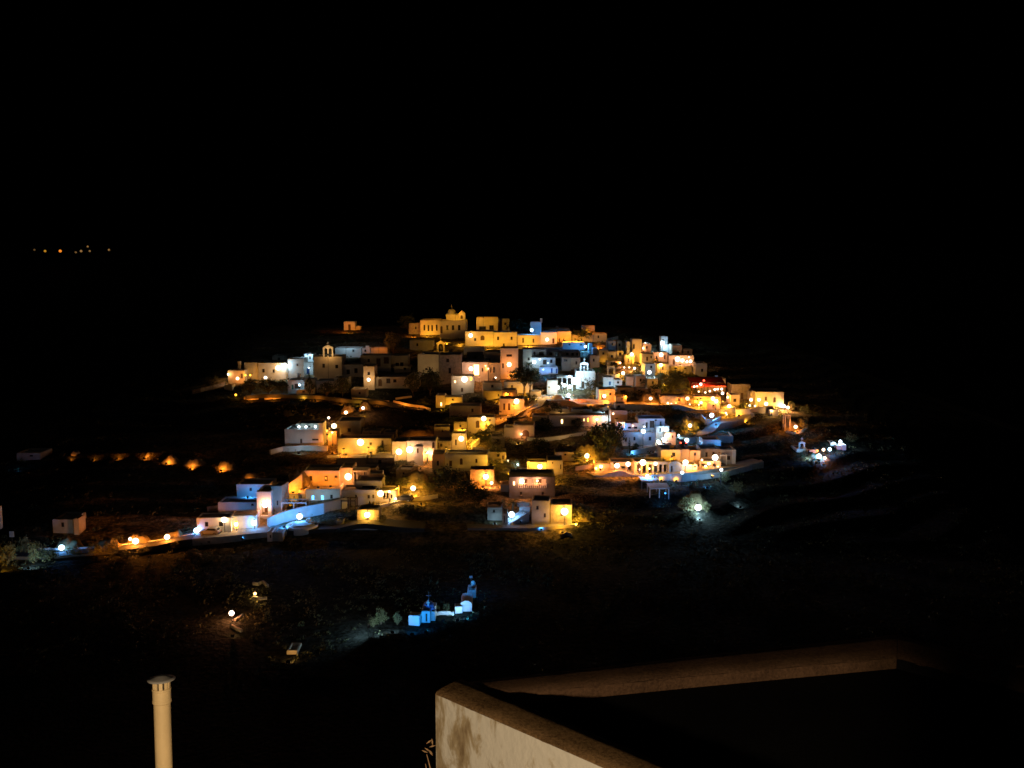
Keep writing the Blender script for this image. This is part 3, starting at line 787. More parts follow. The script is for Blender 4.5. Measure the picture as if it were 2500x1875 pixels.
# ------------------------------------------------------------------ second row, left to right
house('small orange house at the far left end of the upper village', 556, 904, 596, 936, dep=5, m='cream', wins=[('d', 590, 918, 5, 12)], chim=[(579, 884, 7)],
      lamps=[(580, 924, 'o', 60, 0.5, 'orange wall lamp at the far left end of the upper village')])
house('tiny square orange hut below the leftmost upper house', 547, 940, 567, 953, dep=3, m='cream')
wall_line('pale grey field wall sloping down at the left edge of the upper village', [(470, 962), (490, 957), (520, 951), (548, 942)], 10, m='stone')
wall_lamp(at(557, 914, P(575, 936).y - 0.8), 'w', 30, 0.28, 'small white lamp on the edge of the leftmost upper house')
house('olive grey house with one small light left of the golden house', 596, 885, 629, 926, dep=6, m='cream', lamps=[(611, 916, 'y', 10, 0.2, 'faint yellow lamp on the olive grey house')])
house('golden flat house with one small dark window and two bright lamps', 630, 886, 701, 928, dep=7, m='cream', wins=[('w', 643, 905, 6, 9), ('w', 668, 906, 5, 8)],
      lamps=[(679, 898, 'y', 90, 0.85, 'very bright golden lamp on the flat house with one window')])
street_lamp(699, 893, 930, 'c', 55, 0.55, 'cool white lamp on the right edge of the golden flat house', Y=P(680, 928).y - 1.0)
street_lamp(649, 922, 944, 'w', 45, 0.5, 'warm lamp on a pole under the golden flat house')
house('brown flat house above and behind the golden flat house', 664, 868, 706, 890, Y=P(680, 900).y + 9, dep=6, m='stone')
house('dim grey house between the golden house and the blue lit house', 702, 876, 741, 922, dep=6, m='grey', wins=[('w', 726, 891, 4, 6)])
house('blue white narrow house lit by a cool lamp, left of the twin arch belfry', 741, 884, 764, 915, dep=6, m='white', wins=[('D', 752, 906, 7, 14)],
      lamps=[(754, 898, 'c', 26, 0.2, 'small cool lamp over the blue door')])
house('blue white upper storey standing over the narrow blue house', 743, 864, 764, 884, Y=P(752, 915).y + 3.2, dep=5, m='white')
flood(752, 900, 90, 'c', 'shaded cool floodlight on the terrace of the blue upper storey', Y=P(752, 915).y + 1.0, up=6.0, aim=(0, 1, 0.1))
C1, Yc1, bc1 = house('tan chapel house under a white twin arch belfry', 766, 871, 834, 924, dep=8, m='cream', wins=[('w', 790, 893, 6, 10), ('w', 822, 895, 7, 9)], name='chapel', cat='chapel')
belfry(C1, 3.0, 3.7, at(800, 871, Yc1).z - bc1 - 0.2, 'white', 2, 0.6)
flood(801, 880, 60, 'w', 'shaded lamp on the chapel roof facing the twin arch belfry', Y=Yc1 - 2.5, up=8.6, aim=(0, 1, 0.15))
house('long flat blue grey house right of the twin arch belfry', 818, 850, 882, 866, Y=P(850, 880).y + 6, dep=6, m='white', chim=[(894, 846, 8)])
house('white rounded cistern house at the end of the blue grey flat house', 884, 850, 904, 866, Y=P(850, 880).y + 5.6, dep=5, m='white')
flood(845, 872, 130, 'c', 'shaded cool floodlight facing the flat blue grey house', Y=P(850, 880).y + 2, up=5.6, aim=(0, 1, 0.1))
house('low orange lit house left of the brown ragged tree', 905, 850, 946, 864, Y=P(850, 880).y + 5, dep=5, m='cream')
flood(925, 870, 110, 'o', 'shaded orange floodlight before the low house by the ragged tree', Y=P(850, 880).y + 1, up=5.4, aim=(0, 1, 0.1))
tree('olive', 'ragged brown lit tree between the orange low house and the grey wall', 960, 870, 58, 50, 0.2)
house('long dim grey house behind the ragged tree', 1000, 831, 1058, 852, Y=P(1030, 862).y + 6, dep=6, m='grey')
C2, Yc2, bc2 = house('low golden chapel with a single square belfry, middle of the upper village', 1058, 859, 1094, 866, Y=P(1072, 875).y + 3, dep=6, m='cream', name='chapel', cat='chapel')
belfry(C2, 2.5, 4.0, at(1068, 860, Yc2).z - bc2 - 0.2, 'cream', 1, 0.4)
flood(1068, 880, 120, 'y', 'shaded lamp facing the single square belfry', Y=Yc2 - 3, up=5.6, aim=(0, 1, 0.1))
house('grey flat house with two dark door openings under the blue grey flat house', 880, 867, 954, 905, dep=6, m='grey', wins=[('d', 924, 885, 10, 20), ('d', 943, 880, 12, 16), ('w', 900, 880, 6, 8)], chim=[(897, 882, 5)])
house('tan flat house with a row of dark shutters left of the tall pale house', 954, 868, 996, 898, dep=6, m='cream', wins=[('w', 970, 890, 8, 9), ('w', 981, 889, 8, 9)])
house('low cream wall house in front of the tan shuttered house', 962, 894, 1002, 910, dep=5, m='cream')
house('tall pale beige house without windows rising over the dark trees', 1019, 865, 1071, 916, dep=8, m='white', wins=[('w', 1041, 901, 6, 5)], yaw=-6)
flood(1045, 925, 80, 'w', 'shaded lamp under the tall pale beige house', aim=(0, 1, 0.6), dy=-4)
house('dim brown tall house on the right of the tall pale beige house', 1072, 866, 1126, 936, dep=8, m='stone', wins=[('w', 1098, 905, 6, 14), ('w', 1093, 880, 7, 9)])
house('dim cream house with a dark window in the shade left of the bright lamps', 1104, 872, 1126, 894, Y=P(1110, 936).y + 5, dep=6, m='cream')
house('cream stepped house with one lamp, under the twin arch belfry', 887, 894, 914, 952, dep=6, m='cream', wins=[('w', 900, 912, 6, 8)],
      lamps=[(900, 927, 'w', 60, 0.5, 'warm white lamp on the front of the stepped cream house')])
house('grey terrace house left of the stepped cream house', 834, 890, 886, 920, dep=6, m='grey', wins=[('w', 850, 908, 8, 12), ('w', 869, 905, 8, 12)])
house('long grey low house with two arched doors beside the dark round trees', 914, 920, 1001, 948, dep=6, m='grey', wins=[('a', 928, 934, 9, 18), ('w', 948, 930, 10, 12), ('w', 964, 930, 8, 8)])
house('brown low house with an arched window behind the round dark trees', 772, 930, 816, 958, dep=6, m='grey', wins=[('a', 800, 948, 6, 10)])
house('cream low house standing on the lit lane, by the stepped house', 857, 950, 893, 972, dep=5, m='cream', wins=[('w', 878, 960, 5, 6)])
house('white little house with a teal door and a dark pergola', 702, 928, 743, 962, dep=5, m='white', wins=[('T', 714, 945, 5, 12), ('d', 726, 943, 14, 12)], chim=[(725, 914, 7)],
      lamps=[(731, 940, 'c', 10, 0.3, 'small white lamp under the dark pergola')])
house('small golden terrace house below the dark cypress', 724, 951, 763, 966, dep=4, m='cream', lamps=[])
flood(742, 972, 60, 'y', 'shaded lamp on the lane before the small golden terrace house', aim=(0, 1, 0.3), dy=-1)
tree('cyp', 'broad dark cypress between the blue house and the brown low house', 757, 966, 56, 30, 0.08, group='cypress trees')
tree('round', 'dark round tree left of the white little house', 612, 964, 38, 44, 0.2)
tree('round', 'dark round tree under the golden flat house lamp', 655, 962, 36, 60, 0.2)
tree('round', 'dark round tree beside the lower wall of the upper lane', 688, 962, 34, 44, 0.2)
tree('round', 'large dark round tree before the brown low house', 798, 972, 40, 40, 0.2)
tree('round', 'dark round tree right of the brown low house', 836, 972, 52, 42, 0.2)
tree('round', 'dark round tree in front of the tall pale house, left one', 1010, 968, 60, 46, 0.2)
tree('round', 'dark broad tree in front of the tall pale house, right one', 1050, 966, 62, 60, 0.18)
tree('cyp', 'dark cypress tip before the tall pale house', 1050, 950, 56, 14, 0.08, group='cypress trees')
tree('round', 'dark tree below the chapel house terrace', 806, 908, 24, 30, 0.2, dy=-3)
shrub('round', 'dark plant on the terrace beside the chapel wall', 782, 904, 20, 24, dy=-3)
shrub('olive', 'lit brown bush high on the dark slope left of the castle', 858, 818, 10, 30)
wall_line('first orange lit stretch of the upper lane wall, leftmost', [(596, 974), (612, 975), (631, 974)], 6, m='cream', group='lane walls')
wall_line('second orange lit stretch of the upper lane wall, under the dark trees', [(646, 975), (668, 973), (691, 970)], 8, m='cream', group='lane walls')
wall_line('golden lane wall stretch left of the stepped cream house', [(816, 975), (834, 977), (854, 980)], 6, m='cream', group='lane walls')
wall_line('long golden lane wall stretch sloping right under the stepped house', [(860, 979), (900, 981), (950, 986)], 8, m='cream', group='lane walls')
wall_line('golden lane wall stretch sloping right below the dark tree gap', [(961, 984), (1000, 993), (1034, 997), (1050, 1003)], 7, m='cream', group='lane walls')
wall_line('short tan wall above the sloping golden lane wall', [(966, 976), (985, 973), (1005, 971)], 5, m='cream', group='lane walls')
for px, gy, W, c, lab in [(614, 976, 26, 'o', 'shaded lamp at the leftmost lane wall'), (668, 976, 34, 'o', 'shaded lamp at the second lane wall'),
        (835, 980, 26, 'o', 'shaded lamp at the lane wall left of the stepped house'), (875, 984, 30, 'y', 'shaded lamp at the long lane wall, left end'),
        (925, 987, 30, 'o', 'shaded lamp at the long lane wall, right end'), (985, 991, 30, 'o', 'shaded lamp at the sloping lane wall, left end'),
        (1025, 999, 34, 'o', 'shaded lamp at the sloping lane wall, right end'), (775, 972, 30, 'o', 'shaded lamp between the two round trees')]:
    flood(px, gy, W * 2.2, c, lab, aim=(0, 1, 0.25), dy=-2.2, up=0.7)
street_lamp(576, 964, 972, 'y', 3, 0.35, 'small dull yellow ball lamp below the leftmost house')
for i, (px, gy, h, w) in enumerate([(516, 982, 12, 20), (532, 977, 12, 18), (702, 1018, 17, 24)]):
    shrub('olive', ['grey lit bush low at the left end of the slope', 'grey lit bush beside the field wall', 'faint brown bush alone on the dark middle slope'][i], px, gy, h, w)

# ------------------------------------------------------------------ centre of the village
house('bright house front with two huge white lamps and a tall lit doorway', 1128, 884, 1192, 932, dep=7, m='white', wins=[('l', 1163, 903, 13, 26), ('w', 1178, 903, 4, 9), ('A', 1180, 926, 12, 14)],
      lamps=[(1150, 900, 'p', 50, 0.7, 'tall white lamp left of the lit doorway'), (1185, 893, 'o', 20, 0.2, 'small orange lamp at the corner of the bright house front')])
house('pale house block with the round white lamp below the lit doorway', 1102, 918, 1157, 962, dep=5, m='white', wins=[('d', 1128, 952, 5, 10), ('l', 1111, 932, 4, 6), ('L', 1150, 922, 5, 14)],
      lamps=[(1134, 926, 'w', 45, 0.9, 'largest round white lamp, on the pale block below the lit doorway')])
house('house with a balustrade of small arches beside the bright house front', 1193, 886, 1221, 934, dep=6, m='cream', wins=[('w', 1198, 903, 4, 14), ('w', 1206, 903, 5, 14), ('a', 1206, 926, 8, 9)])
house('dim brown house with a dark window over the arch balustrade', 1181, 858, 1222, 888, Y=P(1200, 934).y + 8, dep=6, m='grey', wins=[('w', 1191, 879, 12, 8)])
house('brown tall house with an orange porch lamp', 1222, 850, 1265, 925, dep=7, m='cream', wins=[('w', 1243, 868, 14, 6), ('d', 1228, 893, 5, 12)],
      lamps=[(1243, 890, 'o', 110, 0.75, 'bright orange porch lamp on the brown tall house')])
house('tan plain tower house right of the orange porch', 1277, 852, 1298, 902, dep=6, m='cream')
house('dim wall house under the hilltop row, long and brown', 1261, 848, 1373, 858, Y=P(1320, 870).y + 6, dep=5, m='stone')
house('dark narrow house in the gap left of the tan tower', 1266, 856, 1277, 897, Y=P(1270, 905).y + 3, dep=5, m='stone')
house('grey upper house with a dark loggia over the blue lit house', 1298, 853, 1333, 878, Y=P(1320, 895).y + 5, dep=6, m='white', wins=[('d', 1305, 864, 5, 11), ('d', 1322, 864, 12, 9)])
house('dim grey terrace house with dark window strip, upper middle', 1334, 856, 1371, 874, Y=P(1350, 890).y + 5, dep=6, m='grey', wins=[('w', 1345, 864, 8, 7), ('w', 1360, 865, 9, 7)])
house('grey terrace house with three dark windows, right of the strip window house', 1372, 857, 1417, 876, Y=P(1395, 890).y + 5, dep=6, m='grey', wins=[('w', 1385, 866, 6, 9), ('w', 1398, 866, 6, 9), ('w', 1409, 866, 5, 9)])
house('blue white lit house with open verandah and bright blue lamp', 1297, 873, 1356, 896, gy=900, dep=6, m='white', wins=[('d', 1330, 884, 9, 12), ('w', 1346, 882, 6, 9)],
      lamps=[(1304, 884, 'c', 40, 0.6, 'bright cool lamp on the verandah of the blue white house'), (1318, 877, 'c', 14, 0.25, 'small cool lamp by the verandah post'), (1338, 886, 'b', 20, 0.2, 'small blue lamp on the verandah corner')])
house('blue lit lower house with two dark blue doors', 1317, 896, 1362, 914, dep=5, m='white', wins=[('D', 1347, 905, 4, 12), ('D', 1359, 906, 4, 12)],
      lamps=[(1326, 902, 'b', 36, 0.2, 'small blue lamp over the lower blue house')])
flood(1340, 920, 130, 'b', 'shaded blue floodlight before the two dark blue doors', aim=(0, 1, 0.3), dy=-2)
house('grey plain house right of the blue lit house', 1372, 872, 1394, 906, dep=6, m='grey', wins=[('w', 1381, 880, 9, 6)])
house('tan house with a small window behind the white belfry', 1392, 873, 1417, 902, dep=6, m='cream', wins=[('w', 1407, 886, 4, 8)])
house('pale pink long terrace house under the hilltop, with the blue lamp', 1374, 836, 1428, 850, Y=P(1400, 862).y + 4, dep=5, m='white')
house('narrow blue house stepping down right of the pale terrace', 1437, 838, 1446, 858, Y=P(1440, 868).y + 1, dep=4, m='white')
house('small blue cube house at the lower step right of the pale terrace', 1447, 850, 1459, 868, Y=P(1450, 874).y, dep=4, m='white')
street_lamp(1429, 846, 860, 'b', 70, 0.5, 'blue lamp beside the small blue stepped house')
flood(1447, 872, 70, 'b', 'shaded blue floodlight under the blue stepped house', aim=(0, 1, 0.3), dy=-2.5)

# blue white church in the middle
CH, Yh, bh = house('white church body lit bright blue white, with a twin arch belfry', 1407, 906, 1452, 952, dep=8, m='white', wins=[('a', 1423, 940, 8, 18)], name='church', cat='church',
      lamps=[(1403, 930, 'c', 100, 1.1, 'huge cool white lamp on the church corner'), (1391, 944, 'c', 80, 0.6, 'round cool white lamp left of the church corner')])
belfry(CH, 2.3, 2.9, at(1426, 906, Yh).z - bh - 0.2, 'white', 2, 0.5)
CHX = at(1429, 906, Yh).x
for o in CH.children:
    if o.name.startswith(('belfry', 'cross')): o.location.x = at(1426, 900, Yh).x - CHX
pergola('white church porch with open arches left of the church body', 1360, 921, 1398, 952, dep=3, cover='canvas', nposts=4)
flood(1426, 912, 140, 'c', 'shaded cool floodlight on the church roof facing the belfry', Y=Yh - 2.0, up=7.5, aim=(0, 1, 0.15))
house('white annex right of the blue white church', 1436, 910, 1454, 930, Y=Yh + 3, dep=5, m='white')
house('orange lit wall house left of the church porch', 1336, 928, 1362, 963, dep=5, m='cream', wins=[('A', 1349, 952, 10, 16)])
for px, py, gy, r, lab in [(1362, 946, 966, 0.6, 'round cool lamp left of the church porch'), (1378, 941, 962, 0.55, 'round cool lamp in the middle of the church porch'), (1388, 964, 974, 0.5, 'white lamp low on the road below the church'), (1390, 918, 950, 0.25, 'small cool lamp high over the church porch')]:
    street_lamp(px, py, gy, 'c', 75, r, lab)
house('low tan wall house on the lane behind the pine', 1231, 932, 1300, 960, dep=4, m='cream')
flood(1258, 966, 110, 'y', 'shaded golden floodlight under the pine, left one', aim=(0, 1, 0.3), dy=-1.5)
flood(1290, 966, 90, 'y', 'shaded golden floodlight under the pine, right one', aim=(0, 1, 0.3), dy=-1.5)
tree('flat', 'broad dark pine with bare leaning trunks in the village centre', 1280, 967, 76, 78, 0.36)
tree('flat', 'smaller dark pine with a bare trunk joining the broad pine', 1293, 969, 66, 50, 0.45)
palm('dark palm with upright fronds behind the broad pine', 1290, 915, 40, 34)
house('long beige wall house with a lamp niche below the lane', 1179, 954, 1255, 972, dep=4, m='cream', wins=[('w', 1217, 965, 4, 6)], yaw=3)
house('short beige wall block right of the pine trunks', 1295, 956, 1321, 972, dep=4, m='cream')
flood(1215, 980, 60, 'y', 'shaded lamp below the long beige wall house', aim=(0, 1, 0.4), dy=-1.5)
flood(1308, 976, 40, 'w', 'shaded lamp below the short beige wall block', aim=(0, 1, 0.4), dy=-1.0)
house('bright golden corner house with pointed gable, left of the beige wall', 1064, 965, 1086, 996, dep=5, m='cream', wins=[('l', 1077, 987, 4, 9)])
house('golden low yard house right of the pointed corner house', 1087, 969, 1128, 986, dep=4, m='cream')
flood(1105, 992, 90, 'y', 'shaded golden lamp in the low yard', aim=(0, 1, 0.3), dy=-1.5)
flood(1075, 1002, 60, 'y', 'shaded golden lamp before the pointed corner house', aim=(0, 1, 0.3), dy=-2)
house('dim grey flat house over the dark slope, left of the arched doors', 1097, 991, 1174, 1016, dep=6, m='grey')
house('orange house with a bright lamp and a gate, left of the ramp road', 1219, 974, 1280, 1010, dep=6, m='cream', wins=[('d', 1231, 993, 5, 16), ('a', 1243, 993, 6, 18), ('G', 1262, 992, 14, 14)],
      lamps=[(1261, 980, 'o', 130, 0.8, 'bright orange lamp over the gate beside the ramp road')])
house('yellow house with two arched doors and a star bright lamp', 1141, 1019, 1208, 1056, dep=6, m='cream', wins=[('a', 1166, 1036, 9, 18), ('a', 1187, 1037, 6, 9), ('w', 1196, 1026, 4, 6)],
      lamps=[(1181, 1022, 'y', 110, 0.7, 'golden lamp over the two arched doors')])
house('golden square house with a lamp at the foot of the steps', 1103, 1058, 1137, 1106, dep=6, m='cream', wins=[('w', 1113, 1080, 4, 14)],
      lamps=[(1126, 1071, 'y', 100, 0.7, 'golden lamp on the square house by the steps')])
stairs('pale golden steps climbing right of the golden square house', 1140, 1092, 1162, 1072, 2.4)
flood(1160, 1100, 60, 'y', 'shaded lamp beside the golden steps', aim=(0.2, 1, 0.3), dy=-1)
wall_line('golden parapet along the left side of the ramp road', [(1210, 1046), (1250, 1024), (1290, 1000), (1316, 990)], 6, m='cream')
flood(1296, 1012, 70, 'o', 'shaded lamp below the ramp road bend', aim=(0.3, 1, 0.3), dy=-2)
street_lamp(1240, 1014, 1030, 'o', 3, 0.12, 'faint small orange lamp on the ramp parapet')
car('small car showing two red tail lights on the road below the church', 1385, 984, 0.0, 'darkpaint', 14)
oven = thing('stone_oven', 'round stone arch oven beside the red tail lights', 'oven', P(1362, 988))
MB().lathe([(1.9, -0.5), (1.9, 1.0), (1.6, 1.9), (0.9, 2.5), (0, 2.7)], 16, 0, 1.6).build('body', 'cream', oven, smooth=True)
MB().prism([(-0.7, 0.2), (0.7, 0.2), (0.7, 0.9), (0.4, 1.3), (0, 1.45), (-0.4, 1.3), (-0.7, 0.9)], -0.35, 0.5).build('mouth', 'wood', oven)
wall_line('long pink lit roadside wall under the church and the white house', [(1398, 985), (1430, 984), (1464, 986), (1490, 990)], 10, m='cream')
street_lamp(1475, 967, 988, 'o', 75, 0.55, 'orange lamp at the right end of the pink roadside wall')
street_lamp(1416, 981, 986, 'r', 3, 0.25, 'small red lamp on the roadside wall')
flood(1440, 992, 60, 'o', 'shaded lamp low at the pink roadside wall', aim=(0, 1, 0.2), dy=-1.5)
palm('yellow green lit palm right of the white church', 1459, 944, 62, 34)
shrub('olive', 'tall green lit bush between the church and the white house', 1444, 968, 44, 42)
flood(1450, 962, 90, 'y', 'shaded lamp lighting the palm beside the church', aim=(0, 1, 1.0), dy=-3)
house('white cube house with a small blue door right of the palm', 1473, 921, 1498, 944, dep=5, m='white', wins=[('D', 1489, 936, 5, 9)])
house('low white annex joined to the white cube house', 1499, 927, 1519, 944, dep=5, m='white')
house('tan side house behind the white cube house', 1461, 916, 1478, 938, Y=P(1470, 944).y + 3, dep=5, m='cream')
flood(1492, 950, 80, 'c', 'shaded cool lamp before the white cube house', aim=(0, 1, 0.4), dy=-3)
pergola('white roof pergola above the white cube house', 1485, 897, 1502, 917, gy=928, dep=3, nposts=2)
wall_line('white railing wall beside the roof pergola', [(1478, 922), (1500, 922), (1512, 920)], 8, m='white')

# ------------------------------------------------------------------ upper right
TW, Yt, bt = house('tall narrow golden tower house with an open belfry window', 1544, 828, 1567, 884, dep=5, m='cream', wins=[('w', 1546.5, 846, 7, 12)])
street_lamp(1542, 865, 890, 'y', 80, 0.6, 'golden lamp in front of the tall narrow tower house')
house('slim pale blue pillar house left of the golden tower', 1530, 834, 1538, 872, Y=Yt + 1.0, dep=3, m='white')
house('bright cream base house below the golden tower', 1525, 868, 1548, 892, Y=Yt - 3.5, dep=4, m='cream', wins=[('w', 1534, 880, 3, 9)])
flood(1556, 892, 120, 'y', 'shaded lamp at the foot of the golden tower', aim=(0, 1, 0.7), Y=Yt - 5)
for i, (x0, y0, x1, y1) in enumerate([(1484, 858, 1504, 882), (1507, 832, 1518, 852), (1506, 856, 1522, 872), (1484, 836, 1503, 856), (1482, 882, 1516, 892)]):
    house(['dim tan cube house left of the tower, lower left one', 'dim tall cream house under the slanting hilltop wall', 'dim small house with a lit top left of the tower', 'dim brown house right of the blue cube', 'dim long terrace house above the roof pergola'][i],
          x0, y0, x1, y1, gy=y1 + 8, dep=5, m=['cream', 'cream', 'cream', 'stone', 'grey'][i], wins=[('w', (x0+x1)/2, (y0+y1)/2, 5, 7)])
for px, py, gy, c, L, r, lab in [(1514, 887, 893, 'o', 25, 0.28, 'small orange lamp left below the golden tower'), (1521, 911, 924, 'y', 75, 0.6, 'golden lamp right of the roof pergola'), (1549, 899, 908, 'w', 50, 0.4, 'warm white lamp under the golden tower base'),
        (1585, 909, 935, 'c', 60, 0.62, 'cool white lamp hung with a string of lights'), (1613, 891, 912, 'y', 60, 0.55, 'golden lamp alone between tower and orange terrace'), (1575, 837, 868, 'c', 12, 0.2, 'faint white lamp right of the tower top')]:
    street_lamp(px, py, gy, c, L, r, lab)
house('white cube house highest on the upper right slope', 1614, 822, 1630, 842, Y=P(1622, 858).y + 2, dep=4, m='white', wins=[('w', 1619, 830, 4, 5)])
house('low white house wall under the highest white cube', 1613, 842, 1641, 854, Y=P(1622, 858).y - 1, dep=4, m='white')
street_lamp(1617, 837, 852, 'c', 80, 0.7, 'cool white lamp at the highest white cube', Y=P(1622, 858).y - 2.2)
house('small house row with pink white lamp left of the orange terrace', 1596, 860, 1630, 884, dep=5, m='cream', wins=[('w', 1603, 873, 4, 8), ('w', 1623, 872, 4, 10)],
      lamps=[(1614, 866, 'p', 85, 0.7, 'pink white lamp on the small row left of the orange terrace')])
house('orange lit upper house at the right shoulder of the hill', 1642, 843, 1665, 872, Y=P(1654, 892).y + 4, dep=6, m='cream')
house('wide orange house under four bright lamps on the right shoulder', 1634, 868, 1694, 894, dep=6, m='cream', wins=[('d', 1645, 884, 6, 14)],
      lamps=[(1654, 877, 'p', 50, 0.85, 'biggest lamp on the wide orange house'), (1666, 880, 'p', 40, 0.6, 'second lamp right of the biggest one on the orange house'), (1677, 883, 'p', 20, 0.4, 'third smaller lamp along the orange house'), (1686, 882, 'p', 24, 0.5, 'rightmost lamp of the wide orange house'), (1682, 872, 'w', 20, 0.2, 'tiny lamp above the rightmost one of the orange house')])
house('low dim brown house below the wide orange house', 1634, 894, 1690, 908, dep=5, m='stone')
house('dim tan plain house right of the orange terrace, by the dark edge', 1699, 887, 1726, 922, dep=6, m='cream')
pst = thing('blue_post', 'slim pale blue standing post at the dark right edge', 'post', P(1749, 936))
MB().box(-0.32, 0.32, 0, 0.5, -0.4, 2.2).box(-0.42, 0.42, -0.08, 0.58, 2.2, 2.4).build('shaft', 'white', pst)
flood(1749, 941, 14, 'b', 'shaded blue lamp at the slim post', aim=(0, 1, 0.6), dy=-1.2)
flood(1712, 930, 34, 'y', 'shaded lamp under the dim tan plain house', aim=(0, 1, 0.6), dy=-3)
house('orange block house right of the golden lamp, above the lane', 1529, 919, 1547, 944, dep=5, m='cream')
flood(1538, 951, 44, 'o', 'shaded lamp under the orange block house', aim=(0, 1, 0.5), dy=-2)
house('dim olive house under the orange block', 1506, 946, 1548, 968, dep=5, m='cream', wins=[('w', 1520, 955, 12, 4)])
for i, (px, gy, h, w) in enumerate([(1655, 934, 30, 34), (1672, 944, 34, 40), (1648, 948, 28, 30), (1688, 940, 28, 26), (1664, 952, 24, 30), (1620, 936, 30, 40), (1605, 950, 26, 34)]):
    (shrub)('olive', ['yellow lit tree crown left of the red awning, topmost', 'yellow lit leafy bush nearest the red awning', 'yellow lit bush at the lower left of the garden', 'green lit bush touching the red awning end', 'low yellow bush at the garden foot', 'dim olive bush between the string lights and the garden', 'dim olive bush under the string lights'][i], px, gy, h, w, group='lit garden bushes')
flood(1660, 958, 220, 'y', 'shaded garden lamp, left one by the red awning', aim=(0, 1, 0.9), dy=-3.5)
flood(1682, 952, 170, 'y', 'shaded garden lamp, right one by the red awning', aim=(0, 1, 0.9), dy=-3.5)

# restaurant with the red awning
RS, Yr = pergola('restaurant terrace with a red cloth awning and hanging orange lights', 1690, 934, 1768, 962, gy=966, dep=5, m='wood', name='restaurant_terrace', nposts=6)
xa = at(1686, 940, Yr); zb_ = RS.location.z
hA = at(1690, 934, Yr).z - zb_
w_ = at(1768, 940, Yr).x - at(1690, 940, Yr).x
MB().add([(-w_/2-0.5, -1.6, hA-0.7), (w_/2+0.3, -1.6, hA-0.7), (w_/2+0.3, 5.2, hA+0.9), (-w_/2-0.5, 5.2, hA+0.9), (-w_/2-0.5, -1.6, hA-0.78), (w_/2+0.3, -1.6, hA-0.78), (w_/2+0.3, 5.2, hA+0.82), (-w_/2-0.5, 5.2, hA+0.82)],
         [(0,1,2,3),(4,7,6,5),(0,4,5,1),(1,5,6,2),(2,6,7,3),(3,7,4,0)]).build('awning', 'redcloth', RS)
MB().box(-w_/2-0.5, w_/2+0.3, -1.66, -1.605, hA-1.1, hA-0.7).build('valance', 'redcloth', RS)
house('restaurant back wall house behind the red awning', 1702, 924, 1772, 962, Y=Yr + 5.5, dep=5, m='cream')
for i, (px, py, L, r, c) in enumerate([(1695, 944, 35, 0.3, 'p'), (1702, 943, 25, 0.22, 'p'), (1711, 938, 60, 0.4, 'p'), (1722, 958, 30, 0.28, 'o'), (1733, 955, 30, 0.3, 'o'), (1745, 951, 34, 0.3, 'w'), (1752, 950, 30, 0.28, 'w'), (1762, 950, 45, 0.34, 'p'), (1764, 960, 60, 0.45, 'p'), (1706, 956, 24, 0.25, 'o')]):
    wall_lamp(at(px, py, Yr - 2.2), c, L, r, ['awning lamp at the left end of the red awning', 'awning lamp next to the left end of the red awning', 'brightest awning lamp over the red cloth', 'low awning lamp under the middle of the red awning', 'awning lamp right of the low middle one', 'white awning lamp on the right half of the red awning', 'second white awning lamp on the right half', 'pink awning lamp near the right end', 'lowest pink lamp at the right end of the red awning', 'orange lamp under the left part of the red awning'][i], group='lamps on the red awning')
street_lamp(1718, 929, 950, 'r', 8, 0.3, 'red glowing lamp above the red awning', Y=Yr - 0.5)
flood(1720, 934, 22, 'r', 'shaded red floodlight over the red awning', Y=Yr - 3.5, up=4.2, aim=(0, 1, -0.2))

# road side under the restaurant
house('long brown terrace wall house under the red awning', 1612, 966, 1672, 988, dep=4, m='stone')
house('brown terrace wall house right under the restaurant', 1690, 968, 1760, 990, dep=4, m='cream')
house('golden low house at the right of the terrace lamps', 1784, 964, 1806, 990, dep=5, m='cream')
for px, py, gy, c, L, r, lab in [(1588, 973, 992, 'o', 60, 0.5, 'orange road lamp under the string lights'), (1678, 973, 992, 'o', 65, 0.55, 'orange road lamp left under the restaurant'), (1740, 973, 996, 'o', 80, 0.6, 'orange road lamp of a pair under the restaurant, upper left'), (1748, 979, 998, 'o', 80, 0.6, 'orange road lamp of a pair under the restaurant, lower right'),
        (1711, 983, 994, 'y', 50, 0.42, 'golden road lamp between the orange ones'), (1699, 980, 992, 'y', 4, 0.5, 'dull yellow disc lamp left of the golden road lamp'), (1723, 982, 993, 'y', 4, 0.5, 'dull yellow disc lamp right of the golden road lamp'), (1780, 992, 1006, 'y', 75, 0.6, 'golden road lamp at the low golden house'),
        (1833, 976, 998, 'y', 60, 0.48, 'golden lamp leftmost of three before the big golden house'), (1852, 976, 998, 'y', 60, 0.5, 'golden lamp in the middle of three before the big golden house'), (1870, 986, 1000, 'w', 65, 0.52, 'golden lamp rightmost of three before the big golden house'),
        (1772, 1008, 1016, 'y', 25, 0.25, 'small golden lamp above the blue curved wall, upper'), (1774, 1014, 1020, 'y', 20, 0.2, 'small golden lamp above the blue curved wall, lower'), (1639, 989, 994, 'w', 18, 0.22, 'tiny white lamp at the road edge')]:
    street_lamp(px, py, gy, c, L, r, lab)
house('big golden flat house with two arched windows at the right end of the hill', 1845, 957, 1914, 992, dep=8, m='cream', wins=[('a', 1870, 973, 6, 10), ('a', 1891, 976, 7, 13)])
house('golden side wing left of the big golden flat house', 1832, 956, 1846, 990, Y=P(1840, 994).y + 3, dep=6, m='cream')
flood(1893, 1000, 190, 'y', 'shaded lamp under the arched windows of the big golden house', aim=(0, 1, 0.35), dy=-3)
house('brown stone house with rough roof behind the big golden house', 1786, 938, 1832, 975, Y=P(1810, 995).y + 8, dep=6, m='stone')
flood(1815, 996, 90, 'y', 'shaded lamp under the rough brown house', aim=(0, 1, 0.5), dy=-2)
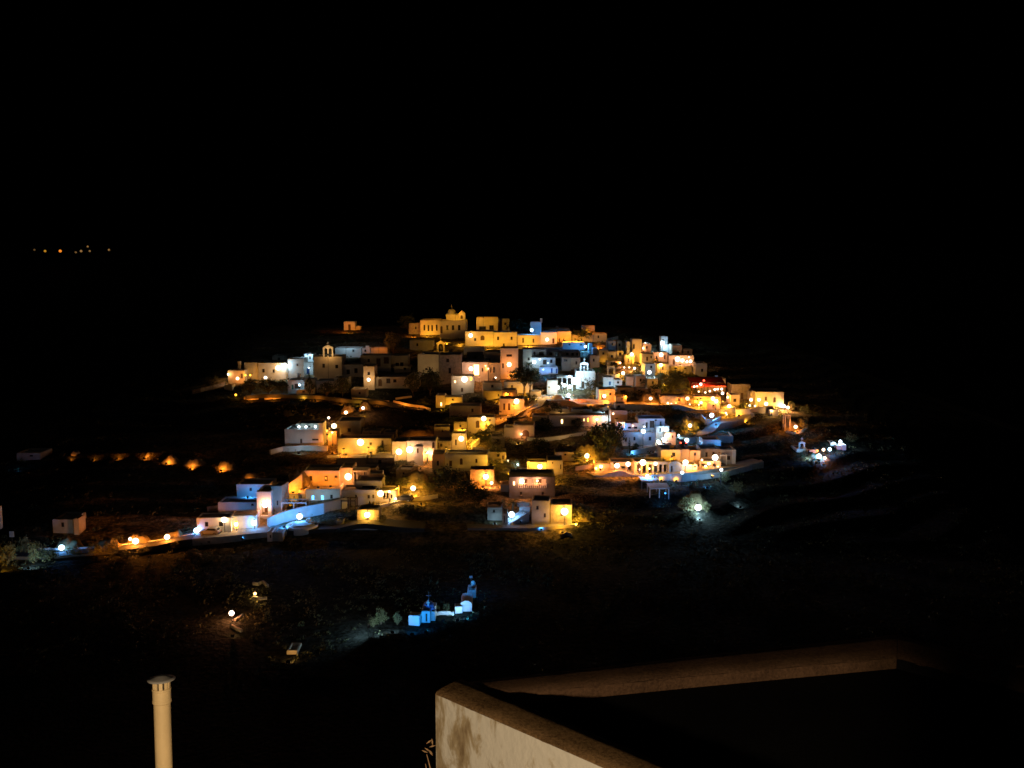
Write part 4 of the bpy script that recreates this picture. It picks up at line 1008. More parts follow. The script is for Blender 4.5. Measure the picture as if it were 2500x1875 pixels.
street_lamp(1912, 993, 1003, 'w', 110, 0.8, 'big star bright lamp at the corner of the big golden house')
street_lamp(1923, 995, 1004, 'p', 60, 0.5, 'pink white lamp just right of the star bright lamp')
pergola('pale canvas awning under the star bright lamp', 1900, 999, 1922, 1008, gy=1012, dep=2.5, cover='canvas', nposts=2)
wall_line('long golden base wall under the three golden lamps', [(1796, 1016), (1830, 1013), (1862, 1008), (1890, 1006)], 16, m='cream')
flood(1820, 1022, 60, 'y', 'shaded lamp below the long golden base wall', aim=(0, 1, 0.3), dy=-2)
pergola('tall pale columns below the big golden house', 1917, 1014, 1930, 1052, dep=2, nposts=2, m='cream')
wall_line('curved orange wall round the lamp at the lower right corner', [(1920, 1056), (1935, 1060), (1955, 1056), (1970, 1046)], 6, m='cream')
street_lamp(1942, 1042, 1056, 'o', 60, 0.52, 'orange lamp inside the curved wall at the lower right corner')
for px, gy, h, w, lab in [(1960, 1050, 34, 30, 'dim brown bush right of the orange corner lamp'), (1932, 1004, 24, 20, 'olive bush right of the pink white lamp'), (1800, 958, 30, 50, 'olive tree crown over the rough brown house'), (1965, 1010, 20, 24, 'faint brown bush on the dark edge')]:
    shrub('olive', lab, px, gy, h, w)
wall_line('blue lit curved wall around the blue lamp', [(1712, 1026), (1722, 1036), (1740, 1040), (1758, 1030)], 14, m='white')
street_lamp(1737, 1014, 1034, 'b', 90, 0.65, 'blue lamp inside the curved wall under the road')
flood(1745, 1050, 70, 'b', 'shaded blue lamp along the rising side road', aim=(0.6, 0.6, -0.3), up=1.8, dy=-2)
street_lamp(1684, 1039, 1056, 'y', 75, 0.55, 'golden lamp alone in the bushes left of the curved wall')
for px, gy, h, w, lab in [(1672, 1056, 30, 24, 'golden lit bush left of the lone golden lamp'), (1690, 1066, 16, 34, 'golden lit low bush under the lone golden lamp'), (1700, 1054, 26, 22, 'dim bush right of the lone golden lamp')]:
    shrub('olive', lab, px, gy, h, w, group='lit garden bushes')

# ------------------------------------------------------------------ middle slope, left side
for px, py, gy, c, L, r, lab in [(803, 1020, 1034, 'p', 40, 0.34, 'small pink lamp at the upper left of the brown blank house'), (845, 1007, 1030, 'o', 60, 0.5, 'orange path lamp on the dark slope, middle one of three climbing up'), (887, 996, 1024, 'p', 50, 0.45, 'pink path lamp on the dark slope, highest of three climbing up'),
        (816, 1040, 1064, 'y', 90, 0.72, 'large golden lamp on the corner of the brown blank house')]:
    street_lamp(px, py, gy, c, L, r, lab)
house('grey flat house with a small door, under three blue lights', 694, 1048, 779, 1090, dep=7, m='white', wins=[('d', 735, 1077, 5, 11), ('_', 770, 1073, 16, 4)], yaw=-3)
house('orange upper terrace room with three blue lights in a row', 723, 1034, 778, 1052, Y=P(736, 1090).y + 4.5, dep=5, m='cream',
      lamps=[(730, 1042, 'c', 16, 0.32, 'leftmost of three blue white lights on the upper terrace'), (747, 1042, 'c', 16, 0.32, 'middle of three blue white lights on the upper terrace'), (770, 1042, 'c', 16, 0.32, 'rightmost of three blue white lights on the upper terrace')])
house('cream stair tower right of the three blue lights', 778, 1033, 788, 1090, Y=P(785, 1092).y + 1.0, dep=4, m='white')
stairs('bright cream steps between the grey flat house and the golden lamp', 826, 1072, 796, 1050, 2.0)
house('small cream landing house at the foot of the cream steps', 800, 1052, 822, 1082, gy=1088, dep=4, m='cream', wins=[('d', 790, 1066, 4, 7)])
house('brown blank house behind the large golden lamp', 822, 1028, 879, 1070, dep=7, m='cream')
wall_line('long low grey garden wall left under the grey flat house', [(660, 1110), (690, 1102), (740, 1098), (800, 1100)], 12, m='white')
flood(735, 1106, 36, 'c', 'shaded cool lamp below the grey flat house', aim=(0, 1, 0.4), dy=-2.5)
flood(815, 1094, 60, 'o', 'shaded lamp below the cream steps', aim=(0, 1, 0.5), dy=-2)
house('golden house with a bright arched niche in the middle slope', 824, 1070, 955, 1108, dep=6, m='cream', wins=[('A', 880, 1089, 34, 28), ('d', 934, 1085, 5, 20), ('w', 905, 1084, 6, 8)],
      lamps=[(880, 1080, 'y', 110, 0.9, 'very bright golden lamp in the arched niche')])
flood(845, 1114, 70, 'y', 'shaded lamp left before the arched niche house', aim=(0, 1, 0.4), dy=-2)
flood(920, 1112, 70, 'y', 'shaded lamp right before the arched niche house', aim=(0, 1, 0.4), dy=-2)
shrub('round', 'dark bush in front of the arched niche house', 934, 1104, 22, 30, dy=-1.5)
wall_line('long bright lane wall rising right below the arched niche', [(798, 1118), (830, 1116), (870, 1114), (910, 1111), (956, 1108)], 6, m='white')
flood(850, 1124, 40, 'y', 'shaded lamp left at the long bright lane wall', aim=(0, 1, 0.3), dy=-2.5)
flood(910, 1120, 40, 'y', 'shaded lamp right at the long bright lane wall', aim=(0, 1, 0.3), dy=-2.5)
house('golden tall corner house with a large lamp beside the pink house', 957, 1078, 992, 1126, dep=6, m='cream', lamps=[(974, 1103, 'y', 120, 0.8, 'large golden lamp on the tall corner house')])
house('long pink house with a bright white arch lamp', 993, 1076, 1064, 1126, dep=6, m='white', wins=[('a', 1058, 1086, 6, 16), ('d', 1020, 1099, 4, 10)],
      lamps=[(1000, 1098, 'p', 60, 0.85, 'very bright pink white lamp on the long pink house')])
house('small pink porch house under the long pink house lamp', 1011, 1090, 1033, 1108, Y=P(1028, 1126).y - 1.2, dep=2.5, m='white', wins=[('d', 1020, 1100, 4, 12)])
house('dim brown house between the pink house and the golden square house', 1065, 1077, 1102, 1108, dep=6, m='stone', wins=[('d', 1070, 1086, 5, 16), ('w', 1077, 1087, 6, 8)])
house('dim pink house above the orange row', 823, 1118, 893, 1146, dep=6, m='cream', wins=[('w', 851, 1134, 9, 7)])
house('dim brown flat house right of the dim pink one', 896, 1118, 963, 1142, dep=6, m='stone')
shrub('round', 'dark bush heap under the long pink house', 980, 1142, 18, 60)
tree('olive', 'bare brown thorny tree on the dark middle slope', 706, 1138, 26, 52, 0.2)
wall_line('rocky brown strip below the long pink house', [(975, 1136), (1010, 1130), (1045, 1122)], 6, m='rock', name='stone_wall')

# big orange row
house('long orange house with three dark square windows', 738, 1149, 828, 1196, dep=7, m='cream', wins=[('w', 759, 1168, 7, 12), ('w', 796, 1168, 8, 13), ('w', 820, 1166, 7, 10)])
house('bright orange house with columns and a large lamp', 828, 1142, 860, 1194, dep=6, m='cream', lamps=[(850, 1164, 'o', 130, 0.85, 'large orange lamp on the bright house with columns')])
pergola('orange lit porch with white columns right of the large orange lamp', 862, 1150, 897, 1170, gy=1186, dep=3, cover='canvas', nposts=5)
house('orange porch house wall behind the white columns', 861, 1144, 918, 1176, Y=P(880, 1186).y + 3.6, dep=5, m='cream')
for px, gy, W, lab in [(752, 1204, 70, 'shaded lamp left before the long orange house'), (782, 1202, 70, 'shaded lamp in the middle before the long orange house'), (812, 1201, 70, 'shaded lamp right before the long orange house')]:
    flood(px, gy, W, 'o', lab, aim=(0, 1, 0.45), dy=-2)
wl = MB(); pa, pb = P(672, 1222), P(738, 1200)
wl.add([(0,0,-1.5),(pb.x-pa.x,pb.y-pa.y,-1.5),(pb.x-pa.x,pb.y-pa.y,4.8+pb.z-pa.z-1.0),(0,0,1.4),(0,0.4,-1.5),(pb.x-pa.x,pb.y-pa.y+0.4,-1.5),(pb.x-pa.x,pb.y-pa.y+0.4,4.8+pb.z-pa.z-1.0),(0,0.4,1.4)],
       [(0,1,2,3),(4,7,6,5),(0,4,5,1),(1,5,6,2),(2,6,7,3),(3,7,4,0)])
tag(wl.build('sloping_wall', 'stone', None, pa), 'sloping orange rock wall left of the long orange house', 'wall')
house('white grey flat house with two blue lit doors and one dark window', 746, 1194, 830, 1221, dep=6, m='white', wins=[('B', 764, 1215, 6, 11), ('B', 787, 1215, 6, 11), ('w', 809, 1213, 6, 10)], yaw=2)
house('small cream end house left of the two blue lit doors', 729, 1196, 745, 1220, dep=5, m='cream', wins=[('d', 735, 1213, 4, 8)])
house('golden low wall house behind the pergola', 690, 1206, 728, 1222, gy=1224, dep=4, m='cream', wins=[('w', 718, 1213, 3, 5)])
flood(708, 1232, 50, 'y', 'shaded lamp behind the white pergola', aim=(0, 1, 0.3), dy=-1)
house('grey brown house with a balcony slot right of the blue lit doors', 868, 1174, 932, 1206, Y=P(905, 1236).y + 4, dep=6, m='grey', wins=[('w', 898, 1189, 28, 5)])
house('grey brown lower house with two small windows', 833, 1196, 916, 1234, dep=5, m='grey', wins=[('w', 869, 1212, 4, 8), ('w', 900, 1213, 6, 9), ('w', 911, 1212, 5, 9)])
house('yellow porch house with columns and a bright lamp', 917, 1198, 968, 1226, dep=5, m='cream', wins=[('R', 938, 1211, 6, 16), ('R', 946, 1211, 6, 16), ('w', 956, 1212, 5, 10)],
      lamps=[(929, 1205, 'y', 110, 0.75, 'bright golden lamp on the yellow porch house')])
car('dark parked car at the right end of the yellow porch house', 985, 1227, 1.4)
street_lamp(966, 1221, 1228, 'w', 20, 0.24, 'tiny lamp beside the dark parked car')
street_lamp(1009, 1192, 1214, 'y', 75, 0.62, 'golden lamp on the olive lit slope')
for px, gy, h, w, lab in [(985, 1190, 26, 40, 'yellow lit bush upper left of the slope lamp'), (1030, 1192, 26, 44, 'yellow lit bush right of the slope lamp'), (1000, 1176, 22, 40, 'brown bush above the slope lamp'), (1050, 1200, 24, 30, 'dim brown bush at the right of the olive slope')]:
    shrub('olive', lab, px, gy, h, w, group='lit garden bushes')
wall_line('straight golden wall under the olive slope', [(900, 1244), (950, 1234), (1000, 1223), (1069, 1214)], 7, m='cream')
flood(1030, 1228, 40, 'y', 'shaded lamp below the straight golden wall', aim=(0, 1, 0.3), dy=-2)
street_lamp(897, 1257, 1280, 'y', 80, 0.65, 'golden lamp low above the bottom road')
house('ochre low rock house behind the lowest golden lamp', 872, 1244, 925, 1278, gy=1282, dep=4, m='stone')
shrub('olive', 'yellow bush right of the lowest golden lamp', 930, 1276, 22, 30, group='lit garden bushes')
# blue retaining wall, pergola
wall_line('long blue lit retaining wall curving under the white flat house', [(655, 1288), (690, 1274), (735, 1262), (790, 1252), (846, 1240)], 26, m='white', name='retaining_wall', th=0.6)
pergola('white open pergola left of the blue retaining wall', 686, 1227, 748, 1258, gy=1262, dep=3, nposts=3)
pergola('small dim pergola at the right end of the blue retaining wall', 832, 1222, 868, 1240, gy=1244, dep=3, nposts=3, m='wood')
street_lamp(732, 1261, 1286, 'b', 85, 0.68, 'blue lamp before the long blue retaining wall')
flood(700, 1292, 120, 'b', 'shaded blue lamp left under the retaining wall', aim=(0, 1, 0.5), dy=-2)
flood(770, 1280, 110, 'b', 'shaded blue lamp right under the retaining wall', aim=(0.3, 1, 0.5), dy=-3)
MBx = thing('roundabout', 'pale round traffic island under the blue road lamp', 'traffic island', P(738, 1290))
MB().lathe([(3.2, -0.6), (3.2, 0.75), (3.0, 0.8), (0, 0.85)], 28).build('kerb', 'white', MBx)
MB().lathe([(2.2, 0.853), (2.1, 1.1), (0, 1.25)], 24).build('planter', 'concrete', MBx)
house('pale blue kiosk post right of the blue road lamp', 746, 1269, 756, 1288, dep=1.5, m='white', name='kiosk', cat='kiosk')
for px, gy, h, w, lab in [(772, 1288, 14, 18, 'white bin shaped bush at the bottom road'), (800, 1284, 16, 40, 'dim bush on the bank behind the bottom road'), (840, 1280, 18, 50, 'dark bush on the bank right of the retaining wall')]:
    shrub('olive', lab, px, gy, h, w)
house('small pale box house on the bank of the bottom road', 820, 1272, 837, 1285, dep=3, m='grey')
wall_line('thin pale edge wall along the dark bottom road', [(655, 1304), (740, 1298), (840, 1294), (940, 1291), (1035, 1289)], 3.5, m='white')
# left group at the road
house('blue grey house with one small window at the upper left of the road group', 577, 1182, 659, 1214, dep=6, m='white', wins=[('w', 612, 1195, 6, 8)])
house('long low blue house on the dark bank', 532, 1226, 625, 1250, dep=5, m='white', wins=[('w', 616, 1232, 6, 6)])
wall_line('rough dark wall left of the long low blue house', [(506, 1250), (518, 1248), (531, 1247)], 14, m='rock', name='stone_wall')
house('tall pinkish house with a lit doorway and strong lamp', 626, 1200, 661, 1266, dep=6, m='white', wins=[('R', 645, 1243, 17, 34)],
      lamps=[])
wall_lamp(at(647, 1232, P(643, 1266).y + 0.6), 'p', 90, 0.72, 'strong pink white lamp in the tall doorway', off=1.2)
house('tan leaning wall house right of the tall doorway', 661, 1186, 688, 1240, gy=1252, dep=4, m='cream', wins=[('w', 677, 1228, 4, 12)], yaw=-8)
stairs('pink lit entrance steps under the tall doorway', 655, 1276, 690, 1248, 2.6)
house('long blue green wall house along the road with a lamp post', 480, 1264, 562, 1302, dep=4, m='white', yaw=3, rim=0.2)
house('taller blue green wall house rising to the tall doorway', 563, 1258, 626, 1294, dep=4, m='white', yaw=6, rim=0.2, wins=[('L', 577, 1281, 8, 18)])
house('cream gate post house beside the road lamp', 555, 1264, 561, 1299, Y=P(556, 1302).y - 0.6, dep=0.8, m='white', name='gate_post', cat='gate post')
street_lamp(548, 1269, 1300, 'w', 12, 0.6, 'warm lamp beside the cream gate post', Y=P(556, 1302).y - 0.9)
street_lamp(577, 1280, 1298, 'y', 12, 0.45, 'golden lamp low at the road wall', Y=P(577, 1298).y - 0.7)
street_lamp(480, 1295, 1306, 'b', 30, 0.6, 'blue road lamp at the left end of the long road wall')
street_lamp(621, 1277, 1298, 'b', 26, 0.58, 'blue road lamp before the tall doorway house')
car('dark car parked along the left road wall', 513, 1309, 1.45, 'silverpaint')
flood(520, 1312, 26, 'c', 'shaded cool lamp before the left road wall', aim=(0, 1, 0.5), dy=-2.5)
flood(600, 1304, 22, 'b', 'shaded blue lamp before the rising road wall', aim=(0.2, 1, 0.6), dy=-2.5)
flood(615, 1218, 60, 'b', 'shaded blue lamp under the upper left blue grey house', aim=(0, 1, 0.5), dy=-3)
flood(580, 1256, 34, 'b', 'shaded blue lamp under the long low blue house', aim=(0, 1, 0.4), dy=-2.5)
flood(790, 1226, 40, 'c', 'shaded cool lamp in the yard of the two blue lit doors', aim=(0, 1, 0.6), dy=-3.5)
wall_line('yellow lit road edge wall on the left bottom road', [(540, 1318), (580, 1314), (625, 1309)], 7, m='concrete')
flood(585, 1316, 34, 'y', 'shaded lamp behind the yellow road edge', aim=(0, 1, 0.0), dy=1.0)
house('pale doorway box house hanging under the bottom road edge', 652, 1298, 664, 1322, dep=3, m='white', wins=[('d', 660, 1310, 4, 8)])
house('grey cube house hanging under the bottom road edge', 665, 1300, 690, 1322, dep=4, m='grey')
# left road
for px, py, gy, c, L, r, lab in [(151, 1337, 1352, 'b', 30, 0.62, 'blue lamp on the far left road'), (332, 1321, 1344, 'o', 150, 0.68, 'bigger orange lamp of the touching pair on the left road'), (319, 1316, 1340, 'o', 45, 0.36, 'smaller orange lamp of the touching pair on the left road'), (409, 1311, 1334, 'o', 130, 0.6, 'single orange lamp on the left road')]:
    street_lamp(px, py, gy, c, L, r, lab, group='road lamps at the left')
house('dim house with one lit side wall above the far left road', 128, 1268, 178, 1302, dep=6, m='grey')
house('slim tan end wall house on the dim house above the left road', 179, 1266, 192, 1304, Y=P(180, 1303).y - 0.5, dep=3, m='cream')
flood(245, 1364, 60, 'o', 'shaded orange lamp before the two hedge bushes', aim=(0, 1, 0.5), dy=-1.5, up=0.8, spread=130)
flood(155, 1312, 4, 'c', 'added faint cool fill before the dim house at the far left', aim=(0, 1, 0.4), dy=-3)  # added light, tints the dim house wall teal
wall_line('low pale roadside wall running along the left road lamps', [(70, 1346), (150, 1346), (240, 1341), (330, 1333), (410, 1322), (474, 1310)], 8, m='white')
pt = thing('road_sign', 'pale blank sign board on a post at the far left', 'sign', P(30, 1322))
MB().lathe([(0.06, -0.4), (0.06, 1.6)], 8).build('post', 'metal', pt); MB().box(-0.45, 0.45, -0.06, -0.01, 0.9, 2.0).build('board', 'white', pt)
for px, gy, h, w, lab in [(60, 1350, 44, 30, 'pale green lit bush near the sign'), (88, 1372, 54, 44, 'pale green lit bush nearest the blue lamp'), (122, 1366, 30, 40, 'low teal bush under the blue lamp'), (20, 1376, 54, 50, 'brown yellow bush at the left picture edge'), (182, 1356, 24, 36, 'dim bush right of the blue lamp'),
        (232, 1356, 32, 44, 'orange lit hedge bush, left one of two'), (274, 1354, 32, 40, 'orange lit hedge bush, right one of two'), (310, 1362, 20, 40, 'yellow lit bush below the pair of lamps'), (350, 1352, 20, 36, 'dim bush between the orange road lamps'), (430, 1340, 20, 34, 'dim bush right of the single orange lamp'),
        (470, 1362, 22, 40, 'grey lit bush below the left road'), (508, 1372, 26, 34, 'dim grey bush below the left road end')]:
    shrub('olive', lab, px, gy, h, w, group='bushes along the left road')
flood(90, 1378, 130, 'c', 'shaded cool lamp before the pale green bushes', aim=(0, 1, 0.5), dy=-3)
flood(20, 1385, 90, 'y', 'shaded lamp before the bush at the left picture edge', aim=(0, 1, 0.5), dy=-3)
wall_line('pale rock outcrop under the left road', [(450, 1356), (470, 1352), (492, 1358)], 5, m='rock', name='stone_wall')
# shaded lamps along the dark upper left path
for i, (px, gy, W) in enumerate([(175, 1118, 18), (231, 1122, 26), (289, 1121, 30), (356, 1122, 44), (410, 1134, 55), (469, 1141, 60), (543, 1150, 60), (606, 1173, 48)]):
    flood(px, gy, W, 'o', ['faintest orange path light, far left of the row of eight', 'second path light from the left, low and flat', 'yellowish path light, third from the left', 'path light in the middle left of the row of eight', 'path light where the row of eight begins to descend', 'broad path light in the right half of the row of eight', 'bright path light before the last one of the row', 'last path light of the row, just above the blue grey house'][i],
          aim=(0, 1, 0.05), dy=-1.0, up=0.5, group='orange path lights in a row', spread=115)
    earth_bank(['low bank at the faintest path light', 'low flat bank at the second path light', 'low bank at the yellowish path light', 'bank at the middle left path light', 'bank at the descending path light', 'wide bank at the broad path light', 'tall bank at the bright path light', 'bank at the last path light'][i],
               px, gy, [20, 28, 30, 32, 28, 38, 40, 32][i], [16, 10, 14, 18, 22, 22, 26, 20][i], i)
house('dim purple far house at the left edge above the path lights', 40, 1106, 98, 1124, dep=6, m='grey')
flood(60, 1134, 5, 'b', 'faint shaded blue lamp before the purple far house', aim=(0, 1, 0.4), dy=-4)
pole = thing('pale_pillar', 'pale pillar cut by the left picture edge', 'pillar', P(-2, 1292))
MB().box(-0.4, 0.4, 0, 0.8, -1, 4.6).build('shaft', 'white', pole)

# ------------------------------------------------------------------ middle slope, centre and right
house('left cube end of the long white house with dark garden bushes', 1055, 1109, 1084, 1152, dep=6, m='cream', wins=[('w', 1069, 1131, 5, 12)])
house('long white house behind dark garden bushes', 1085, 1110, 1190, 1144, gy=1150, dep=6, m='white', wins=[('w', 1163, 1125, 5, 10), ('a', 1126, 1127, 7, 16), ('d', 1100, 1132, 7, 14)], yaw=-3)
wall_line('pale front wall of the dark bush garden', [(1066, 1154), (1110, 1150), (1150, 1147), (1192, 1142)], 7, m='white')
for px, gy, h, w, lab in [(1100, 1149, 18, 20, 'dark garden bush left under the long white house'), (1128, 1147, 20, 16, 'dark garden bush in the middle under the long white house'), (1146, 1146, 24, 26, 'dark garden bush right under the long white house')]:
    shrub('round', lab, px, gy, h, w, dy=0.4)
flood(1120, 1156, 36, 'y', 'shaded lamp before the dark bush garden', aim=(0, 1, 0.5), dy=-3)
for px, gy, h, w, lab in [(1192, 1142, 26, 26, 'yellow lit plant at the right end of the long white house'), (1214, 1140, 22, 26, 'second yellow lit plant beside the garden path'), (1238, 1140, 20, 26, 'yellow green lit plant in the row'), (1258, 1144, 22, 28, 'last yellow lit plant toward the yellow house'), (1212, 1120, 34, 40, 'olive lit bush above the yellow plants')]:
    shrub('olive', lab, px, gy, h, w, group='lit garden bushes')
flood(1200, 1150, 120, 'y', 'shaded garden lamp left before the yellow plants', aim=(0, 1, 0.5), dy=-2)
flood(1245, 1150, 100, 'y', 'shaded garden lamp right before the yellow plants', aim=(0, 1, 0.5), dy=-2)
house('yellow square house with a small window right of the golden lamp', 1336, 1124, 1374, 1158, dep=6, m='cream', wins=[('w', 1349, 1130, 3, 4), ('d', 1369, 1140, 3, 12)])
house('yellow low yard wall house with a golden lamp', 1287, 1128, 1335, 1156, dep=4, m='cream', wins=[('w', 1300, 1152, 16, 6)])
street_lamp(1318, 1139, 1158, 'y', 75, 0.62, 'golden lamp in front of the yellow yard wall', Y=P(1310, 1157).y - 1.5)
flood(1352, 1166, 60, 'y', 'shaded lamp before the yellow square house', aim=(0, 1, 0.6), dy=-3)
house('beige house with a dark arch opening below the ramp road', 1252, 1038, 1304, 1068, dep=6, m='cream', wins=[('a', 1283, 1058, 18, 17)], yaw=-3)
house('small beige cube left of the dark arch house', 1231, 1044, 1256, 1066, gy=1070, dep=5, m='cream')
flood(1265, 1078, 60, 'w', 'shaded lamp before the dark arch house', aim=(0, 1, 0.5), dy=-3)
wall_line('long pale terrace wall right of the dark arch house', [(1287, 1076), (1320, 1078), (1370, 1072), (1432, 1062)], 9, m='white')
flood(1380, 1084, 40, 'w', 'shaded lamp under the long pale terrace wall', aim=(0, 1, 0.5), dy=-3)
house('long dim house with three small lit windows over the terrace wall', 1340, 1014, 1485, 1040, dep=6, m='cream', wins=[('l', 1372, 1029, 5, 11), ('L', 1436, 1025, 4, 9), ('l', 1426, 1025, 3, 6), ('w', 1400, 1030, 10, 9)], yaw=2)
for px, py, gy, c, L, r, lab in [(1457, 1024, 1038, 'p', 30, 0.3, 'pink lamp right of the small lit windows'), (1480, 1022, 1036, 'c', 14, 0.25, 'white small lamp at the end of the lit window house')]:
    street_lamp(px, py, gy, c, L, r, lab)
house('dark terrace house above the ramp, behind dark bushes', 1300, 1016, 1338, 1036, gy=1040, dep=5, m='grey')
for px, gy, h, w, lab in [(1250, 1040, 24, 40, 'dark bush left on the slope under the ramp road'), (1325, 1052, 30, 50, 'dark bush before the dark terrace house'), (1410, 1046, 26, 40, 'dark bush before the three small lit windows'), (1350, 1010, 30, 60, 'dark bush heap below the round oven'), (1440, 1010, 20, 50, 'dark bush under the pink roadside wall')]:
    shrub('round', lab, px, gy, h, w)
house('pinkish tower house with a roof terrace beside the dark tree', 1491, 1002, 1532, 1046, dep=6, m='cream', wins=[('w', 1505, 1022, 8, 3)], lamps=[(1497, 1010, 'o', 20, 0.26, 'small orange lamp on the pinkish tower house')])
house('orange roof room on the pinkish tower house', 1503, 985, 1526, 1004, Y=P(1512, 1046).y + 3.2, dep=4, m='cream')
wall_line('teal white curved canopy wall left of the tower roof', [(1456, 1014), (1470, 1004), (1490, 998)], 9, m='white')
flood(1470, 1018, 40, 'c', 'shaded cool lamp at the teal white canopy wall', aim=(0, 1, 0.6), dy=-2)
house('blue wedge house under the pinkish tower', 1505, 1030, 1526, 1058, Y=P(1515, 1060).y - 0.3, dep=4, m='white')
house('blue white two storey house with dark doors', 1558, 1022, 1623, 1056, Y=P(1585, 1088).y + 5.5, dep=6, m='white', wins=[('d', 1579, 1038, 5, 14), ('d', 1592, 1036, 12, 18), ('d', 1613, 1037, 5, 16)], lamps=[(1573, 1042, 'c', 14, 0.2, 'tiny cool lamp beside the dark upper door')])
house('dim blue balcony house left of the blue white two storey house', 1526, 1033, 1560, 1056, Y=P(1545, 1088).y + 5.0, dep=5, m='white', wins=[('w', 1537, 1046, 8, 9), ('w', 1552, 1046, 8, 9)], lamps=[(1545, 1039, 'o', 16, 0.2, 'small orange lamp over the dim blue balcony')])
house('blue lower house with two small arched windows and a blue lamp post', 1521, 1055, 1570, 1088, dep=5, m='white', wins=[('a', 1528, 1074, 5, 9), ('a', 1549, 1071, 5, 9)])
house('pale grey green lower house right of the blue lamp post', 1571, 1056, 1600, 1088, gy=1090, dep=5, m='white')
wall_line('white rounded balcony wall over the pale lower house', [(1578, 1064), (1592, 1062), (1606, 1064)], 9, m='white', lift=2)
street_lamp(1570, 1053, 1086, 'b', 18, 0.6, 'blue lamp on the tall post of the blue lower house', Y=P(1570, 1088).y - 1.8)
flood(1540, 1096, 70, 'b', 'shaded blue lamp left before the blue lower house', aim=(0, 1, 0.6), dy=-3)
flood(1600, 1064, 60, 'b', 'shaded blue roof lamp before the two storey house', Y=P(1585, 1088).y + 1.5, up=5.5, aim=(0, 1, 0.2))
flood(1515, 1066, 60, 'b', 'shaded blue lamp before the blue wedge house', aim=(0, 1, 0.4), dy=-3)
wall_line('cyan ledge under the blue lamp post', [(1555, 1094), (1575, 1092), (1596, 1088)], 4, m='white')
wall_line('pale tan slope wall under the cyan ledge', [(1540, 1112), (1570, 1106), (1605, 1098), (1640, 1092)], 12, m='cream')
tree('cyp', 'thin dark cypress beside the blue lower house', 1537, 1096, 30, 7, 0.08, group='cypress trees')
tree('round', 'very large dark tree left of the blue lower house', 1470, 1110, 78, 84, 0.15)
tree('round', 'large dark tree between the terrace wall and the blue house', 1500, 1104, 70, 50, 0.15)
shrub('round', 'dark round bush at the foot of the blue lamp post', 1553, 1098, 16, 18)
for px, py, gy, c, L, r, lab in [(1623, 1050, 1066, 'c', 14, 0.36, 'small cool lamp right of the white balcony'), (1630, 1062, 1082, 'p', 30, 0.55, 'pink lamp right of the white balcony'), (1619, 1072, 1088, 'c', 16, 0.42, 'cool lamp below the pink one'), (1607, 1078, 1090, 'c', 20, 0.48, 'long cool lamp left below the pink one'), (1609, 1087, 1092, 'o', 14, 0.22, 'tiny orange lamp lowest under the cool lamps'),
        (1676, 1075, 1092, 'b', 40, 0.62, 'blue lamp beside the red tail lights on the lower lane'), (1657, 1063, 1076, 'c', 10, 0.24, 'faint white lamp above the lower lane')]:
    street_lamp(px, py, gy, c, L, r, lab)
car('car with two pink red tail lights on the lower lane', 1665, 1088, 0.0, 'darkpaint', 12)
car('dark blue lit car below the cool lamps', 1622, 1096, 0.5, 'silverpaint')
house('orange leaning shed at the right of the blue lane lamp', 1702, 1068, 1724, 1084, dep=3, m='cream', yaw=12)
house('long grey blue roof house at the right end of the lower lane', 1728, 1064, 1790, 1080, dep=6, m='white', yaw=-3)
house('low grey blue terrace house in front of the long roof house', 1716, 1074, 1760, 1092, gy=1098, dep=5, m='white', wins=[('w', 1735, 1086, 14, 5)])
flood(1755, 1098, 70, 'b', 'shaded blue lamp before the grey blue roof house', aim=(0, 1, 0.6), dy=-4)
# arcade row
house('golden cube house with a dark plant over the arcade', 1614, 1098, 1662, 1124, Y=P(1640, 1156).y + 5, dep=6, m='cream', chim=[(1645, 1093, 10)])
house('dark blue grey block between the golden cube and the orange house', 1663, 1097, 1683, 1126, Y=P(1670, 1156).y + 5.3, dep=6, m='grey')
house('orange house with a slanting shadow over the arcade', 1684, 1100, 1710, 1122, Y=P(1696, 1156).y + 5, dep=6, m='cream')
house('grey house with a dim doorway right of the orange house', 1711, 1096, 1758, 1126, Y=P(1735, 1156).y + 6, dep=6, m='grey', wins=[('w', 1725, 1110, 6, 12), ('w', 1742, 1108, 6, 10)])
house('dim tall house with a pale pillar at the right end of the arcade', 1759, 1098, 1796, 1138, Y=P(1775, 1150).y + 2, dep=5, m='grey')
house('pale teal end pillar house at the right end of the arcade', 1789, 1098, 1796, 1134, Y=P(1790, 1146).y, dep=1.5, m='white', name='pillar', cat='pillar')
wall_line('golden sloping side wall left of the golden cube house', [(1576, 1122), (1595, 1116), (1614, 1108)], 10, m='cream', lift=1)
shrub('round', 'dark spiky plant before the golden cube house', 1640, 1130, 18, 34)
flood(1640, 1136, 150, 'y', 'shaded roof lamp before the golden cube house', Y=P(1640, 1156).y + 1.5, up=3.6, aim=(0, 1, 0.25))
flood(1696, 1136, 120, 'o', 'shaded roof lamp before the orange house', Y=P(1696, 1156).y + 1.5, up=3.6, aim=(0, 1, 0.25))
house('orange lit arcade house, left end with the smallest lamp', 1452, 1132, 1490, 1150, dep=4, m='cream', wins=[('w', 1466, 1146, 5, 6)])
house('orange lit arcade house with two lamps', 1491, 1128, 1548, 1156, dep=5, m='cream', wins=[('R', 1505, 1147, 12, 14), ('R', 1522, 1146, 11, 16), ('R', 1537, 1145, 10, 16)])
house('golden arcade house with tall white columns', 1549, 1127, 1630, 1158, dep=5, m='cream', wins=[('R', 1560, 1145, 10, 22), ('R', 1574, 1145, 9, 22), ('R', 1588, 1145, 10, 22), ('R', 1601, 1145, 9, 22), ('R', 1613, 1145, 8, 22), ('R', 1624, 1145, 7, 22)])
